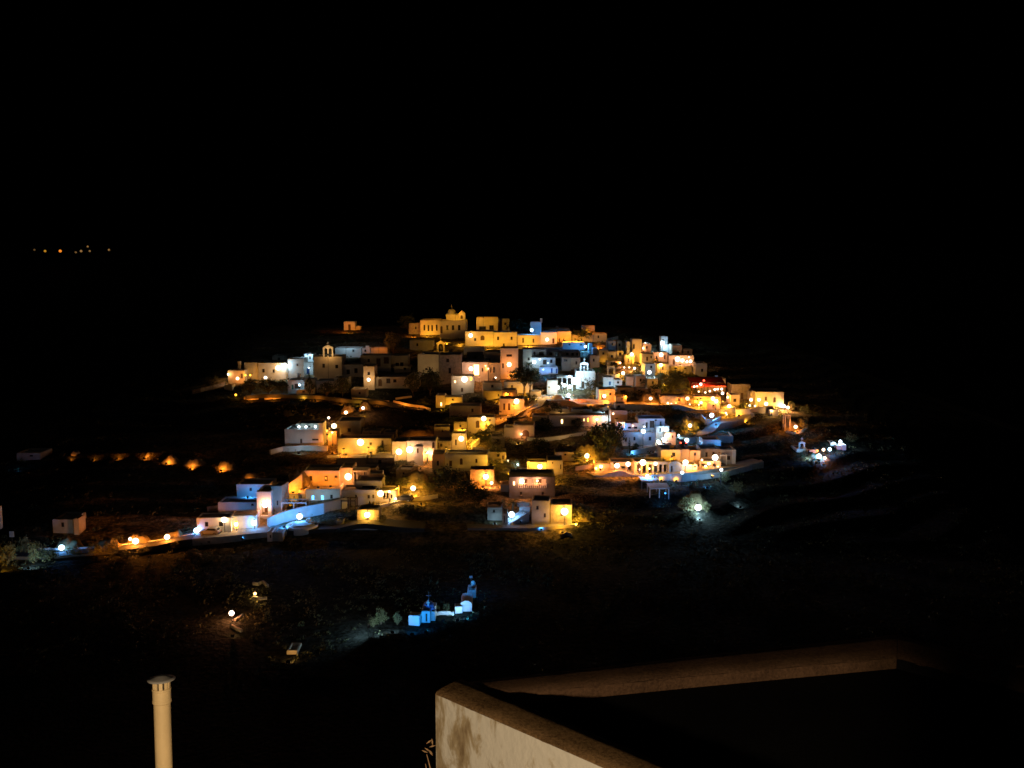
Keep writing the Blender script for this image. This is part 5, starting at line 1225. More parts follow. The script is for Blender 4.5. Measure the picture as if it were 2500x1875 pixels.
rh, Yrh, brh = house('golden round arched front in the arcade row', 1634, 1134, 1663, 1156, dep=5, m='cream', wins=[('a', 1640, 1144, 5, 16)])
wq = at(1663, 1130, Yrh).x - at(1634, 1130, Yrh).x
MB().prism([(wq/2*math.cos(a), wq*0.28*math.sin(a)) for a in [math.pi*i/12 for i in range(13)]], 0.0, 4.0).build('vault_roof', 'cream', rh, loc=(0, 0.01, at(1648, 1134, Yrh).z - brh - 0.02))
house('white arcade house with a small round window and a white lamp', 1664, 1134, 1703, 1156, dep=5, m='white', wins=[('w', 1697, 1137, 6, 8)])
house('orange bar house with a bright lamp and open front', 1708, 1126, 1760, 1150, dep=5, m='cream', wins=[('R', 1717, 1140, 9, 16), ('R', 1730, 1140, 10, 16), ('R', 1744, 1140, 10, 16)])
pergola('white square pergola frame at the right of the orange bar house', 1757, 1111, 1775, 1146, gy=1148, dep=2.5, nposts=2)
for px, py, gy, c, L, r, lab in [(1467, 1139, 1152, 'o', 12, 0.42, 'smallest orange lamp, left end of the arcade row'), (1506, 1137, 1160, 'o', 18, 0.66, 'orange lamp, second in the arcade row'), (1533, 1133, 1160, 'o', 16, 0.62, 'orange lamp, third in the arcade row'), (1569, 1129, 1160, 'y', 21, 0.78, 'largest golden lamp in the arcade row'), (1600, 1132, 1160, 'y', 13, 0.46, 'golden lamp over the tall white columns'), (1673, 1129, 1160, 'w', 19, 0.68, 'white lamp over the house with the small round window'),
        (1745, 1117, 1156, 'w', 21, 0.78, 'bright white lamp above the orange bar house'), (1730, 1132, 1154, 'o', 13, 0.4, 'orange lamp inside the open bar front')]:
    street_lamp(px, py, gy, c, L, r, lab, Y=P(px, gy).y - 0.6, group='lamps along the arcade row')
for px, W, lab in [(1580, 26, 'shaded lamp before the tall white columns'), (1612, 26, 'shaded lamp right before the tall white columns'), (1648, 34, 'shaded lamp before the round arched front'), (1735, 36, 'shaded lamp before the orange bar house')]:
    flood(px, 1164, W, 'y', lab, aim=(0, 1, 0.35), dy=-1.5)
wall_line('tan wall rising along the lane left of the arcade row', [(1405, 1148), (1430, 1144), (1455, 1140)], 9, m='cream')
street_lamp(1433, 1113, 1132, 'y', 80, 0.62, 'golden lamp alone over the ochre slope left of the arcade')
for px, gy, h, w, lab in [(1415, 1128, 30, 36, 'ochre lit bush left of the lone slope lamp'), (1445, 1118, 30, 40, 'ochre lit bush behind the lone slope lamp'), (1470, 1128, 26, 34, 'dim ochre bush right of the lone slope lamp'), (1428, 1136, 14, 40, 'low ochre bush under the lone slope lamp')]:
    shrub('olive', lab, px, gy, h, w, group='lit garden bushes')
wall_line('long blue grey retaining wall under the arcade row', [(1590, 1172), (1640, 1170), (1700, 1172), (1770, 1164), (1830, 1148), (1858, 1136)], 14, m='grey', name='retaining_wall', th=0.6)
for px, py, gy, c, L, r, lab in [(1580, 1162, 1186, 'b', 55, 0.42, 'small blue lamp under the left arcade'), (1665, 1154, 1186, 'b', 45, 0.4, 'small blue lamp under the white arcade house'), (1760, 1147, 1184, 'c', 50, 0.38, 'small cool lamp under the orange bar house')]:
    street_lamp(px, py, gy, c, L, r, lab)
flood(1720, 1182, 110, 'b', 'shaded blue lamp under the retaining wall', aim=(0, 1, 0.4), dy=-3)
pergola('pale blue flat awning under the left small blue lamp', 1566, 1175, 1610, 1188, gy=1196, dep=4, cover='canvas', nposts=3)
pergola('blue awning with a hanging side cloth, lowest on the right slope', 1586, 1192, 1634, 1210, gy=1216, dep=4, cover='canvas', nposts=3)
street_lamp(1624, 1204, 1220, 'b', 2.0, 0.22, 'dull blue lamp on the side of the lowest awning')
flood(1610, 1222, 30, 'b', 'shaded blue lamp before the lowest awning', aim=(0, 1, 0.4), dy=-3)
street_lamp(1704, 1239, 1258, 'c', 95, 0.75, 'cool white lamp alone on the dark lower right slope')
for px, gy, h, w, lab in [(1672, 1246, 36, 44, 'grey green lit bush left of the lone cool lamp'), (1700, 1232, 26, 50, 'grey green lit bush behind the lone cool lamp'), (1724, 1250, 26, 24, 'pale bush right of the lone cool lamp'), (1688, 1262, 16, 40, 'low grey green bush under the lone cool lamp'), (1800, 1206, 34, 34, 'pale grey bush on the dark right slope'), (1690, 1190, 14, 40, 'dim grey bush under the blue grey retaining wall'), (1770, 1176, 26, 30, 'teal bush below the small cool lamp')]:
    shrub('olive', lab, px, gy, h, w, group='bushes on the right slope')
flood(1800, 1218, 80, 'c', 'faint shaded lamp before the pale grey bush', aim=(0, 1, 0.5), dy=-3)

# centre bottom: red balcony house, blue stairs, ochre lamp bank
rb, Yrb, brb = house('dark blue grey house with a red lit balcony strip', 1243, 1164, 1355, 1218, dep=8, m='bluegrey', wins=[('R', 1283, 1180, 34, 21), ('R', 1318, 1180, 31, 21), ('l', 1255, 1180, 5, 10), ('w', 1272, 1205, 6, 8), ('w', 1325, 1205, 6, 8)], yaw=0)
wall_lamp(at(1274, 1175, Yrb + 0.9), 'p', 150, 0.6, 'pink white lamp at the left end of the red lit balcony', off=1.0)
wall_lamp(at(1312, 1174, Yrb + 1.0), 'p', 140, 0.22, 'small pink lamp in the middle of the red lit balcony', off=0.9)
bl = MB(); xl, xr = at(1266, 1190, Yrb).x - rb.location.x, at(1334, 1190, Yrb).x - rb.location.x; zr = at(1300, 1191, Yrb).z - brb
for q in range(15): bl.box(xl + (xr-xl)*q/14 - 0.03, xl + (xr-xl)*q/14 + 0.03, -0.12, -0.06, zr, zr + 0.9)
bl.box(xl - 0.05, xr + 0.05, -0.14, -0.04, zr + 0.9, zr + 0.98).build('railing', 'whitewood', rb)
house('tan annex left of the red balcony house', 1222, 1183, 1244, 1194, gy=1200, dep=4, m='cream')
stairs('blue lit stair flight rising right under the red balcony house', 1240, 1280, 1284, 1252, 2.2, 12)
house('blue teal lit house side beside the stair flight', 1227, 1254, 1240, 1282, dep=4, m='white', wins=[('d', 1231, 1268, 3, 18)])
wall_line('upper blue landing wall over the stair flight', [(1262, 1236), (1280, 1236), (1294, 1238)], 12, m='white')
wall_line('lower blue landing wall beside the stair top', [(1268, 1254), (1282, 1254), (1294, 1254)], 18, m='white', lift=1)
street_lamp(1249, 1256, 1276, 'b', 14, 0.7, 'cool lamp at the foot of the blue stair flight')
flood(1270, 1262, 60, 'b', 'shaded blue lamp at the stair top', aim=(0.2, 1, 0.3), dy=-2.5)
palm('small pale palm above the blue stairs', 1252, 1248, 36, 34)
shrub('olive', 'pale grey lit bush left of the blue stairs', 1226, 1248, 30, 26)
for px, gy, h, w, lab in [(1110, 1262, 30, 40, 'dim grey olive bush far left of the blue stairs'), (1160, 1250, 24, 44, 'dim grey bush between the orange yard and the stairs'), (1190, 1252, 20, 40, 'dim grey bush near the stairs, lower one')]:
    shrub('olive', lab, px, gy, h, w)
tree('round', 'large dark tree below the dark bush garden', 1090, 1200, 60, 80, 0.15)
tree('round', 'dark tree left of the orange yard', 1130, 1224, 60, 60, 0.15)
tree('round', 'dark tree below the orange yard', 1170, 1230, 40, 60, 0.15)
street_lamp(1186, 1164, 1186, 'o', 90, 0.68, 'orange lamp in the orange lit yard')
street_lamp(1200, 1179, 1190, 'p', 45, 0.36, 'small pink lamp low in the orange lit yard')
house('orange rock house behind the orange lit yard', 1148, 1146, 1206, 1180, gy=1184, dep=4, m='stone')
house('golden ochre house end with a large lamp at the bottom road', 1344, 1232, 1396, 1282, dep=5, m='stone', yaw=-4)
street_lamp(1378, 1249, 1284, 'y', 110, 0.85, 'large golden lamp at the ochre house end by the bottom road', Y=P(1375, 1283).y - 1.2)
flood(1372, 1290, 110, 'y', 'shaded lamp before the ochre house end', aim=(0, 1, 0.5), dy=-2)
for px, gy, h, w, lab in [(1410, 1276, 40, 40, 'ochre lit bush right of the large golden lamp'), (1436, 1270, 34, 36, 'dim ochre bush farther right of the large golden lamp')]:
    shrub('olive', lab, px, gy, h, w, group='lit garden bushes')
wall_line('thin pale road wall under the blue stairs', [(1200, 1290), (1260, 1290), (1330, 1288), (1410, 1282)], 4, m='white')
wall_line('faint pale rock under the bottom road, right of the stairs', [(1370, 1312), (1384, 1306), (1396, 1310)], 8, m='rock', name='stone_wall')

# ------------------------------------------------------------------ lone cluster at the far right
ck, Yk, bk = house('pale chapel with a single arch belfry in the far right cluster', 1945, 1096, 1972, 1108, dep=5, m='white', name='chapel', cat='chapel')
belfry(ck, 1.5, 2.0, at(1958, 1096, Yk).z - bk - 0.15, 'white', 1, 0.3, 0.5)
house('low white roof house right of the chapel in the far right cluster', 1976, 1098, 1998, 1108, dep=4, m='white')
for px, py, gy, c, L, r, lab in [(2010, 1098, 1112, 'o', 50, 0.42, 'orange lamp, upper left in the far right cluster'), (2025, 1097, 1112, 'b', 65, 0.5, 'blue lamp, upper middle in the far right cluster'), (1999, 1114, 1128, 'b', 95, 0.7, 'largest blue lamp in the far right cluster'), (2013, 1118, 1130, 'o', 45, 0.4, 'orange lamp beside the largest blue one'), (2051, 1078, 1096, 'c', 60, 0.45, 'cool lamp topmost in the far right cluster')]:
    street_lamp(px, py, gy, c, L, r, lab, group='lamps of the far right cluster')
house('small blue tent like house under the topmost far right lamp', 2044, 1088, 2054, 1098, dep=3, m='white')
house('second blue tent like house right of the topmost far right lamp', 2056, 1086, 2066, 1099, dep=3, m='white')
house('bluish round cistern house left of the topmost far right lamp', 2028, 1080, 2040, 1090, dep=3, m='white')
flood(1962, 1116, 40, 'c', 'shaded cool lamp before the far right chapel', aim=(0, 1, 0.5), dy=-3)
flood(2054, 1104, 30, 'b', 'shaded blue lamp before the tent like houses', aim=(0, 1, 0.5), dy=-2.5)
for px, gy, h, w, lab in [(1985, 1136, 20, 50, 'dim blue grey bush under the far right cluster'), (1950, 1126, 24, 40, 'dim grey bush under the far right chapel'), (2080, 1078, 16, 40, 'faint brown bush right of the far right cluster')]:
    shrub('olive', lab, px, gy, h, w, group='bushes on the right slope')

# ------------------------------------------------------------------ blue lit church group in the valley
house('flat blue lit block house, left end of the valley church group', 997, 1503, 1024, 1527, dep=1.6, m='white', yaw=-8)
vf, Yv, bv = house('blue lit valley church front with a dark door and a small cross', 1029, 1492, 1050, 1520, dep=3.2, m='white', name='church', cat='church', wins=[('d', 1041, 1508, 4, 20)])
dome(vf, 0.95, at(1048, 1492, Yv).z - bv - 0.4, 0.3, 1.8, 'bluedome', 0.5)
MB().box(-0.09, 0.09, -0.05, 0.09, 0, 0.9).box(-0.3, 0.3, -0.052, 0.092, 0.45, 0.63).build('front_cross', 'white', vf, loc=(0.35, 0.3, at(1048, 1481, Yv).z - bv))
house('pale side wall house right of the valley church front', 1051, 1493, 1061, 1516, dep=1.6, m='white')
house('blue gabled back house behind the valley church front', 1052, 1479, 1064, 1494, Y=Yv + 3.4, dep=1.6, m='white')
wall_line('pale curving garden wall between the two valley churches', [(1062, 1502), (1078, 1500), (1090, 1500), (1108, 1502)], 9, m='white')
house('brightest white lit wall house of the valley church group', 1111, 1481, 1129, 1498, dep=1.6, m='white', yaw=5)
vb, Yb, bb2 = house('blue vaulted valley church on the right', 1124, 1476, 1152, 1493, dep=4, m='white', name='church', cat='church')
wv = at(1152, 1480, Yb).x - at(1124, 1480, Yb).x
MB().prism([(wv/2*math.cos(a), wv*0.34*math.sin(a)) for a in [math.pi*i/14 for i in range(15)]], 0.0, 4.0).build('vault_roof', 'white', vb, loc=(0, 0.01, at(1138, 1476, Yb).z - bb2 - 0.02))
house('narrow pale stair tower of the vaulted valley church', 1130, 1459, 1137, 1474, Y=Yb + 3.2, dep=2, m='white', name='bell_tower', cat='tower')
vt, Yt2, bt2 = house('blue belfry block highest in the valley church group', 1141, 1442, 1162, 1462, Y=Yb + 5.0, dep=3, m='white', name='bell_tower', cat='tower')
MB().lathe([(0, 0), (0.35, 0.1), (0.42, 0.4), (0.3, 0.7), (0, 0.85)], 12).build('finial', 'white', vt, loc=(0.2, 1.0, at(1152, 1434, Yt2).z - bt2))
for px, gy, W, c, aim, dy, lab in [(1010, 1536, 48, 'v', (0, 1, 0.4), -2.5, 'shaded blue floodlight before the flat valley block'), (1044, 1530, 55, 'v', (0, 1, 0.5), -2.8, 'shaded blue floodlight before the valley church front'), (1119, 1506, 48, 'c', (0, 1, 0.4), -2.2, 'shaded cool floodlight before the brightest valley wall'), (1140, 1502, 62, 'v', (0, 1, 0.6), -3, 'shaded blue floodlight before the vaulted valley church'), (1085, 1508, 16, 'c', (0, 1, 0.4), -2, 'shaded cool lamp before the curving garden wall'), (936, 1536, 70, 'c', (-0.4, 1, 0.5), -3, 'faint shaded lamp before the valley bushes')]:
    flood(px, gy, W, c, lab, aim=aim, dy=dy, spread=130)
flood(1150, 1470, 150, 'v', 'shaded blue roof floodlight facing the highest valley belfry', Y=Yb + 1.5, up=5.2, aim=(0, 1, 0.2))
for px, gy, h, w, lab in [(930, 1524, 44, 34, 'teal lit bushy tree left of the valley church group'), (912, 1530, 26, 24, 'dim teal bush at the far left of the valley group'), (970, 1526, 36, 20, 'yellow green lit bush left of the flat valley block'), (1070, 1494, 18, 10, 'dim bush behind the garden wall, left one'), (1090, 1494, 22, 24, 'dim bush behind the garden wall, right one')]:
    shrub('olive', lab, px, gy, h, w, group='bushes of the valley church group')
flood(962, 1534, 50, 'c', 'shaded lamp before the yellow green valley bush', aim=(0, 1, 0.5), dy=-2)
# scattered lights in the dark valley at the left
street_lamp(566, 1497, 1518, 'p', 60, 0.48, 'lone pinkish lamp in the dark valley')
house('tiny lit hut lowest in the dark valley, with two windows', 700, 1588, 726, 1598, dep=3, m='cream', wins=[('w', 708, 1592, 3, 4), ('w', 717, 1592, 3, 4)])
flood(712, 1606, 34, 'w', 'shaded lamp before the tiny valley hut', aim=(0, 1, 0.4), dy=-2)
shrub('olive', 'lit yellow bush behind the tiny valley hut', 700, 1586, 14, 22)
wall_line('pale broken wall, highest one of the dark valley', [(618, 1428), (630, 1430), (642, 1424), (654, 1434)], 8, m='rock', name='stone_wall')
wall_line('pale low wall with a small lamp in the dark valley', [(620, 1460), (636, 1464), (652, 1463)], 6, m='rock', name='stone_wall')
wall_line('pale rock wall right below the lone valley lamp', [(564, 1530), (576, 1537), (590, 1543)], 7, m='rock', name='stone_wall')
wall_line('pale wall touching the lone valley lamp', [(574, 1516), (584, 1510), (592, 1504)], 6, m='rock', name='stone_wall')
street_lamp(623, 1455, 1462, 'w', 6, 0.26, 'small dull lamp at the low valley wall')
for px, gy, W, c, lab in [(634, 1436, 18, 'w', 'shaded lamp before the highest broken valley wall'), (638, 1470, 12, 'w', 'shaded lamp before the low valley wall'), (577, 1546, 14, 'w', 'shaded lamp before the rock wall of the valley')]:
    flood(px, gy, W, c, lab, aim=(0, 1, 0.2), dy=-1.8)

# ------------------------------------------------------------------ far town lights on the ridge beyond
for i, (px, py, c, L, r) in enumerate([(110, 613, 'y', 0.34, 1.5), (147, 613, 'o', 0.7, 1.8), (185, 616, 'w', 0.1, 1.3), (198, 613, 'w', 0.2, 1.5), (214, 602, 'w', 0.16, 1.2), (219, 613, 'w', 0.16, 1.2), (266, 610, 'w', 0.16, 1.3), (84, 610, 'w', 0.06, 1.3)]):
    p = at(px, py, 1120)
    t = thing('distant_lamp', ['golden far light on the ridge, left of the orange one', 'orange far light, brightest on the ridge', 'faint far light left of the pale pair on the ridge', 'pale far light right of the orange one on the ridge', 'faint far light slightly above the others', 'faint far light right of the pale one', 'faint far light alone at the right of the ridge row', 'faintest far light at the left of the ridge row'][i], 'distant lamp', (p.x, p.y, H(p.x, p.y)), 0, 'far lights on the ridge')
    z = p.z - H(p.x, p.y)
    MB().lathe([(0.3, -1), (0.25, z)], 6).build('pole', 'metal', t)
    put_globe(t, c, L, r, z, 1.0)

# ------------------------------------------------------------------ small houses packed between the others
for lab, x0, y0, x1, y1, gy, m, wins in [
        ('dim little grey house under the three window terrace', 1371, 874, 1386, 890, 896, 'grey', []),
        ('brown cube house below the blue stepped cubes', 1462, 854, 1484, 876, 884, 'cream', [('w', 1473, 863, 5, 6)]),
        ('dim tan stepped house left of the brown cube', 1440, 868, 1464, 890, 898, 'grey', []),
        ('narrow brown house under the slanting hilltop wall', 1486, 832, 1504, 850, 868, 'cream', [('w', 1495, 840, 4, 6)]),
        ('small lit house right of the golden tower, upper', 1569, 840, 1590, 860, 872, 'cream', [('w', 1579, 848, 5, 7)]),
        ('low dark house right of the golden tower, lower', 1568, 864, 1596, 884, 892, 'cream', [('d', 1580, 876, 5, 10), ('w', 1590, 872, 4, 6)]),
        ('pale small roof house hung with the string of lights', 1575, 888, 1600, 906, 916, 'white', [('w', 1590, 896, 5, 6)]),
        ('low olive house under the lone golden lamp by the terrace', 1604, 888, 1634, 906, 914, 'cream', [('d', 1618, 898, 5, 10)]),
        ('dim green grey house below the string lights, left', 1552, 918, 1578, 944, 950, 'grey', [('w', 1564, 928, 5, 7)]),
        ('dim green grey house below the string lights, right', 1580, 924, 1606, 944, 952, 'cream', [('w', 1594, 934, 5, 7)]),
        ('low brown wall house left of the left orange road lamp', 1556, 948, 1584, 966, 974, 'cream', [('w', 1566, 957, 5, 5)]),
        ('low brown wall house right of the left orange road lamp', 1590, 950, 1614, 970, 978, 'cream', [('d', 1602, 962, 5, 8)]),
        ('orange lit house around the lamp at the end of the pink wall', 1462, 950, 1502, 980, 984, 'cream', [('w', 1490, 962, 6, 7), ('d', 1470, 970, 5, 12)]),
        ('dim house with a parapet between the orange block and the pink wall', 1504, 968, 1530, 984, 990, 'cream', []),
        ('low dim house with plants over the small lit windows, left', 1344, 998, 1390, 1014, 1022, 'grey', [('w', 1366, 1006, 7, 6)]),
        ('low dim house with plants over the small lit windows, right', 1396, 1000, 1446, 1014, 1022, 'grey', [('w', 1420, 1007, 7, 6)]),
        ('dim brown field house left of the lone slope lamp', 1356, 1104, 1402, 1120, 1126, 'cream', [('w', 1380, 1110, 5, 5)]),
        ('brown house round the pink lamp on the lower lane', 1624, 1056, 1650, 1082, 1088, 'cream', [('w', 1642, 1066, 4, 7)]),
        ('pale house end right of the blue white two storey house', 1602, 1040, 1634, 1058, 1072, 'white', [('d', 1612, 1050, 4, 10)]),
        ('dim brown house above the olive lit plants, left', 1150, 1100, 1180, 1112, 1120, 'cream', []),
        ('golden low house over the yellow plants', 1192, 1104, 1236, 1124, 1132, 'cream', [('w', 1216, 1112, 6, 7), ('d', 1228, 1117, 5, 10)]),
        ('dim beige house between the plants and the dark arch house', 1200, 1066, 1232, 1086, 1094, 'grey', [('w', 1216, 1075, 5, 6)]),
        ('dim cream house above the golden square house', 1060, 1042, 1098, 1062, 1070, 'cream', [('w', 1080, 1052, 5, 6)]),
        ('brown low house left of the two arched doors', 1108, 1030, 1140, 1050, 1056, 'cream', [('w', 1124, 1040, 5, 7)]),
        ('dim brown house above the arched niche house', 884, 1052, 930, 1068, 1078, 'stone', [('w', 905, 1060, 6, 6)]),
        ('dim tan house right of the arched niche house', 934, 1056, 966, 1074, 1084, 'stone', [('w', 950, 1064, 5, 6)]),
        ('cream low house right of the orange porch columns', 900, 1158, 936, 1178, 1188, 'cream', [('w', 918, 1168, 6, 7)]),
        ('brown small house above the olive slope lamp', 966, 1146, 1004, 1166, 1174, 'stone', [('w', 985, 1156, 5, 6)]),
        ('grey teal low house left of the blue stair flight', 1190, 1238, 1226, 1258, 1270, 'grey', [('w', 1206, 1248, 5, 7)]),
        ('blue grey house wall right of the blue stair flight', 1298, 1222, 1342, 1272, 1284, 'grey', [('w', 1312, 1240, 6, 9), ('w', 1330, 1258, 5, 10)]),
        ('golden brown house above the orange gate house', 1226, 952, 1262, 972, 982, 'cream', [('w', 1244, 962, 5, 6)]),
        ('brown terrace house over the long beige wall house', 1180, 934, 1226, 952, 962, 'cream', [('w', 1202, 943, 6, 7)]),
        ('dim brown roof house left of the orange porch', 1140, 862, 1180, 882, 900, 'stone', [('w', 1160, 872, 6, 7)]),
        ('low pale awning house under the golden pointed arch', 1132, 848, 1182, 858, 866, 'white', []),
        ('dim grey house over the dark round trees, left', 742, 926, 770, 944, 952, 'grey', [('w', 756, 934, 5, 6)]),
        ('low grey house over the dark round trees, right', 816, 922, 850, 944, 952, 'grey', [('a', 834, 934, 6, 10)]),
        ('dim cream house in the gap before the tall pale house', 1002, 912, 1022, 940, 948, 'grey', [('w', 1012, 924, 5, 7)]),
        ('low orange brown house on the right shoulder edge', 1668, 852, 1690, 870, 884, 'cream', [('w', 1680, 860, 4, 6)]),
        ('low golden house under the pair of orange lamps', 1726, 984, 1758, 998, 1003, 'cream', [('w', 1742, 990, 6, 5)]),
        ('golden yard house at the foot of the star bright lamp', 1880, 1000, 1900, 1012, 1016, 'cream', [])]:
    house(lab, x0, y0, x1, y1, gy=gy, m=m, dep=4.5, wins=wins, yaw=random.uniform(-7, 7))
for px, gy, W, c, lab in [(1482, 990, 70, 'o', 'shaded lamp before the orange house at the end of the pink wall'), (1619, 914, 60, 'y', 'shaded lamp before the low olive house'), (1580, 866, 40, 'p', 'shaded lamp before the small lit house by the tower'), (1473, 884, 20, 'y', 'shaded lamp before the brown cube'), (1214, 1136, 60, 'y', 'shaded lamp before the golden low plant house'), (1637, 1092, 40, 'p', 'shaded lamp before the brown house on the lower lane'), (1320, 1286, 24, 'b', 'shaded blue lamp before the blue grey wall'), (1208, 1272, 14, 'c', 'shaded cool lamp before the grey teal low house'), (1124, 1058, 30, 'y', 'shaded lamp before the brown low house of the arched doors'), (1368, 1024, 16, 'w', 'shaded lamp before the low dim plant house')]:
    flood(px, gy, W, c, lab, aim=(0, 1, 0.4), dy=-2)

# unseen lamps added over the lanes to put a golden glow on the paving
for px, gy, W, c, lab in [(1222, 1034, 170, 'o', 'lowest bend of the ramp road'), (1255, 1016, 170, 'o', 'middle of the ramp road'), (1290, 1000, 170, 'o', 'upper bend of the ramp road'), (1325, 978, 150, 'w', 'top of the ramp road'), (1400, 990, 120, 'p', 'road left of the pink wall'), (1530, 992, 170, 'o', 'street right of the pink wall'), (1612, 996, 170, 'o', 'street under the brown terrace'), (1660, 998, 170, 'o', 'street under the restaurant, left'), (1710, 1001, 190, 'y', 'street under the restaurant, right'), (1765, 1005, 190, 'y', 'street at the low golden house'), (1822, 1011, 190, 'y', 'street before the three golden lamps'),
        (1185, 1060, 150, 'y', 'lane below the two arched doors'), (1150, 1096, 150, 'y', 'yard of the golden square house'), (1090, 1124, 110, 'y', 'lane behind the long white house'), (1040, 1136, 110, 'o', 'lane under the long pink house'), (900, 1124, 110, 'y', 'lane under the arched niche'), (840, 1128, 110, 'o', 'left part of the lane under the arched niche'), (800, 1092, 110, 'o', 'yard at the cream steps'), (1440, 1146, 130, 'o', 'lane left of the arcade row'), (1500, 1164, 130, 'o', 'pavement of the arcade row, left'), (1560, 1166, 130, 'o', 'pavement of the arcade row, middle'), (1690, 1166, 110, 'y', 'pavement of the arcade row, right'),
        (1240, 986, 110, 'o', 'yard of the orange gate house'), (1340, 972, 110, 'w', 'lane left of the church porch'), (1620, 960, 130, 'y', 'garden lane left of the restaurant'), (1560, 914, 110, 'y', 'lane under the golden tower'), (1600, 900, 110, 'o', 'lane between tower and orange terrace'), (1660, 914, 130, 'y', 'garden foot under the orange terrace'), (1250, 934, 110, 'o', 'square under the orange porch'), (1170, 944, 110, 'p', 'lane under the bright house front'), (970, 1222, 110, 'y', 'lane before the parked car'), (1290, 1158, 110, 'y', 'yard above the red balcony house')]:
    flood(px, gy, W, c, 'added glow light over the ' + lab, aim=(0, 0.35, -1), up=3.0)

# ------------------------------------------------------------------ lit earth banks behind the lone lamps
for i, (px, gy, w, h, W, c, lab) in enumerate([
        (1009, 1206, 52, 44, 330, 'y', 'ochre bank lit behind the lamp on the olive slope'), (897, 1274, 34, 36, 240, 'y', 'ochre bank lit behind the lowest golden lamp'), (1434, 1128, 44, 42, 330, 'y', 'ochre bank lit behind the lone lamp left of the arcade'),
        (1410, 1280, 40, 46, 260, 'y', 'ochre bank right of the large golden lamp at the bottom road'), (1684, 1056, 24, 34, 180, 'y', 'ochre bank behind the lone golden lamp by the curved wall'), (1705, 1256, 44, 44, 300, 'c', 'grey green bank behind the lone cool lamp of the right slope'),
        (1180, 1190, 44, 44, 260, 'o', 'orange bank behind the lamp of the orange yard'), (1588, 990, 30, 26, 200, 'o', 'orange bank behind the road lamp under the string lights'), (1678, 992, 34, 24, 200, 'o', 'orange bank behind the left road lamp under the restaurant'),
        (1475, 988, 26, 24, 160, 'o', 'orange bank behind the lamp at the end of the pink wall'), (845, 1022, 26, 24, 120, 'o', 'dim bank behind the middle path lamp of the dark slope'), (887, 1012, 20, 26, 80, 'y', 'dim bank behind the highest path lamp of the dark slope'), (1942, 1056, 28, 30, 150, 'o', 'orange bank behind the lower right corner lamp'),
        (320, 1346, 44, 34, 150, 'o', 'brown bank behind the pair of lamps on the left road'), (409, 1336, 36, 30, 130, 'o', 'brown bank behind the single lamp on the left road'), (245, 1354, 44, 30, 170, 'o', 'orange lit bank left of the pair of lamps on the left road'), (148, 1356, 44, 36, 110, 'b', 'blue grey bank behind the blue lamp of the left road'),
        (1020, 1070, 60, 20, 60, 'o', 'dim brown bank above the long pink house'), (1130, 1082, 36, 26, 140, 'y', 'golden bank beside the steps'), (720, 1212, 46, 56, 300, 'o', 'steep orange bank left of the long orange house'), (2005, 1132, 46, 22, 120, 'b', 'blue lit bank under the far right cluster'), (1800, 1016, 40, 16, 120, 'y', 'golden bank under the road left of the three golden lamps')]):
    earth_bank(lab, px, gy, w, h, 30 + i, 'ochre', 'lit earth banks in the village', dy=1.6)
    if px > 420: flood(px, gy, W, c, 'added light before the ' + lab.replace('the lamp on', '').replace('  ', ' '), aim=(0, 1, 0.35), dy=-1.6, up=0.6)  # added light that boosts the pool of the street lamp beside it

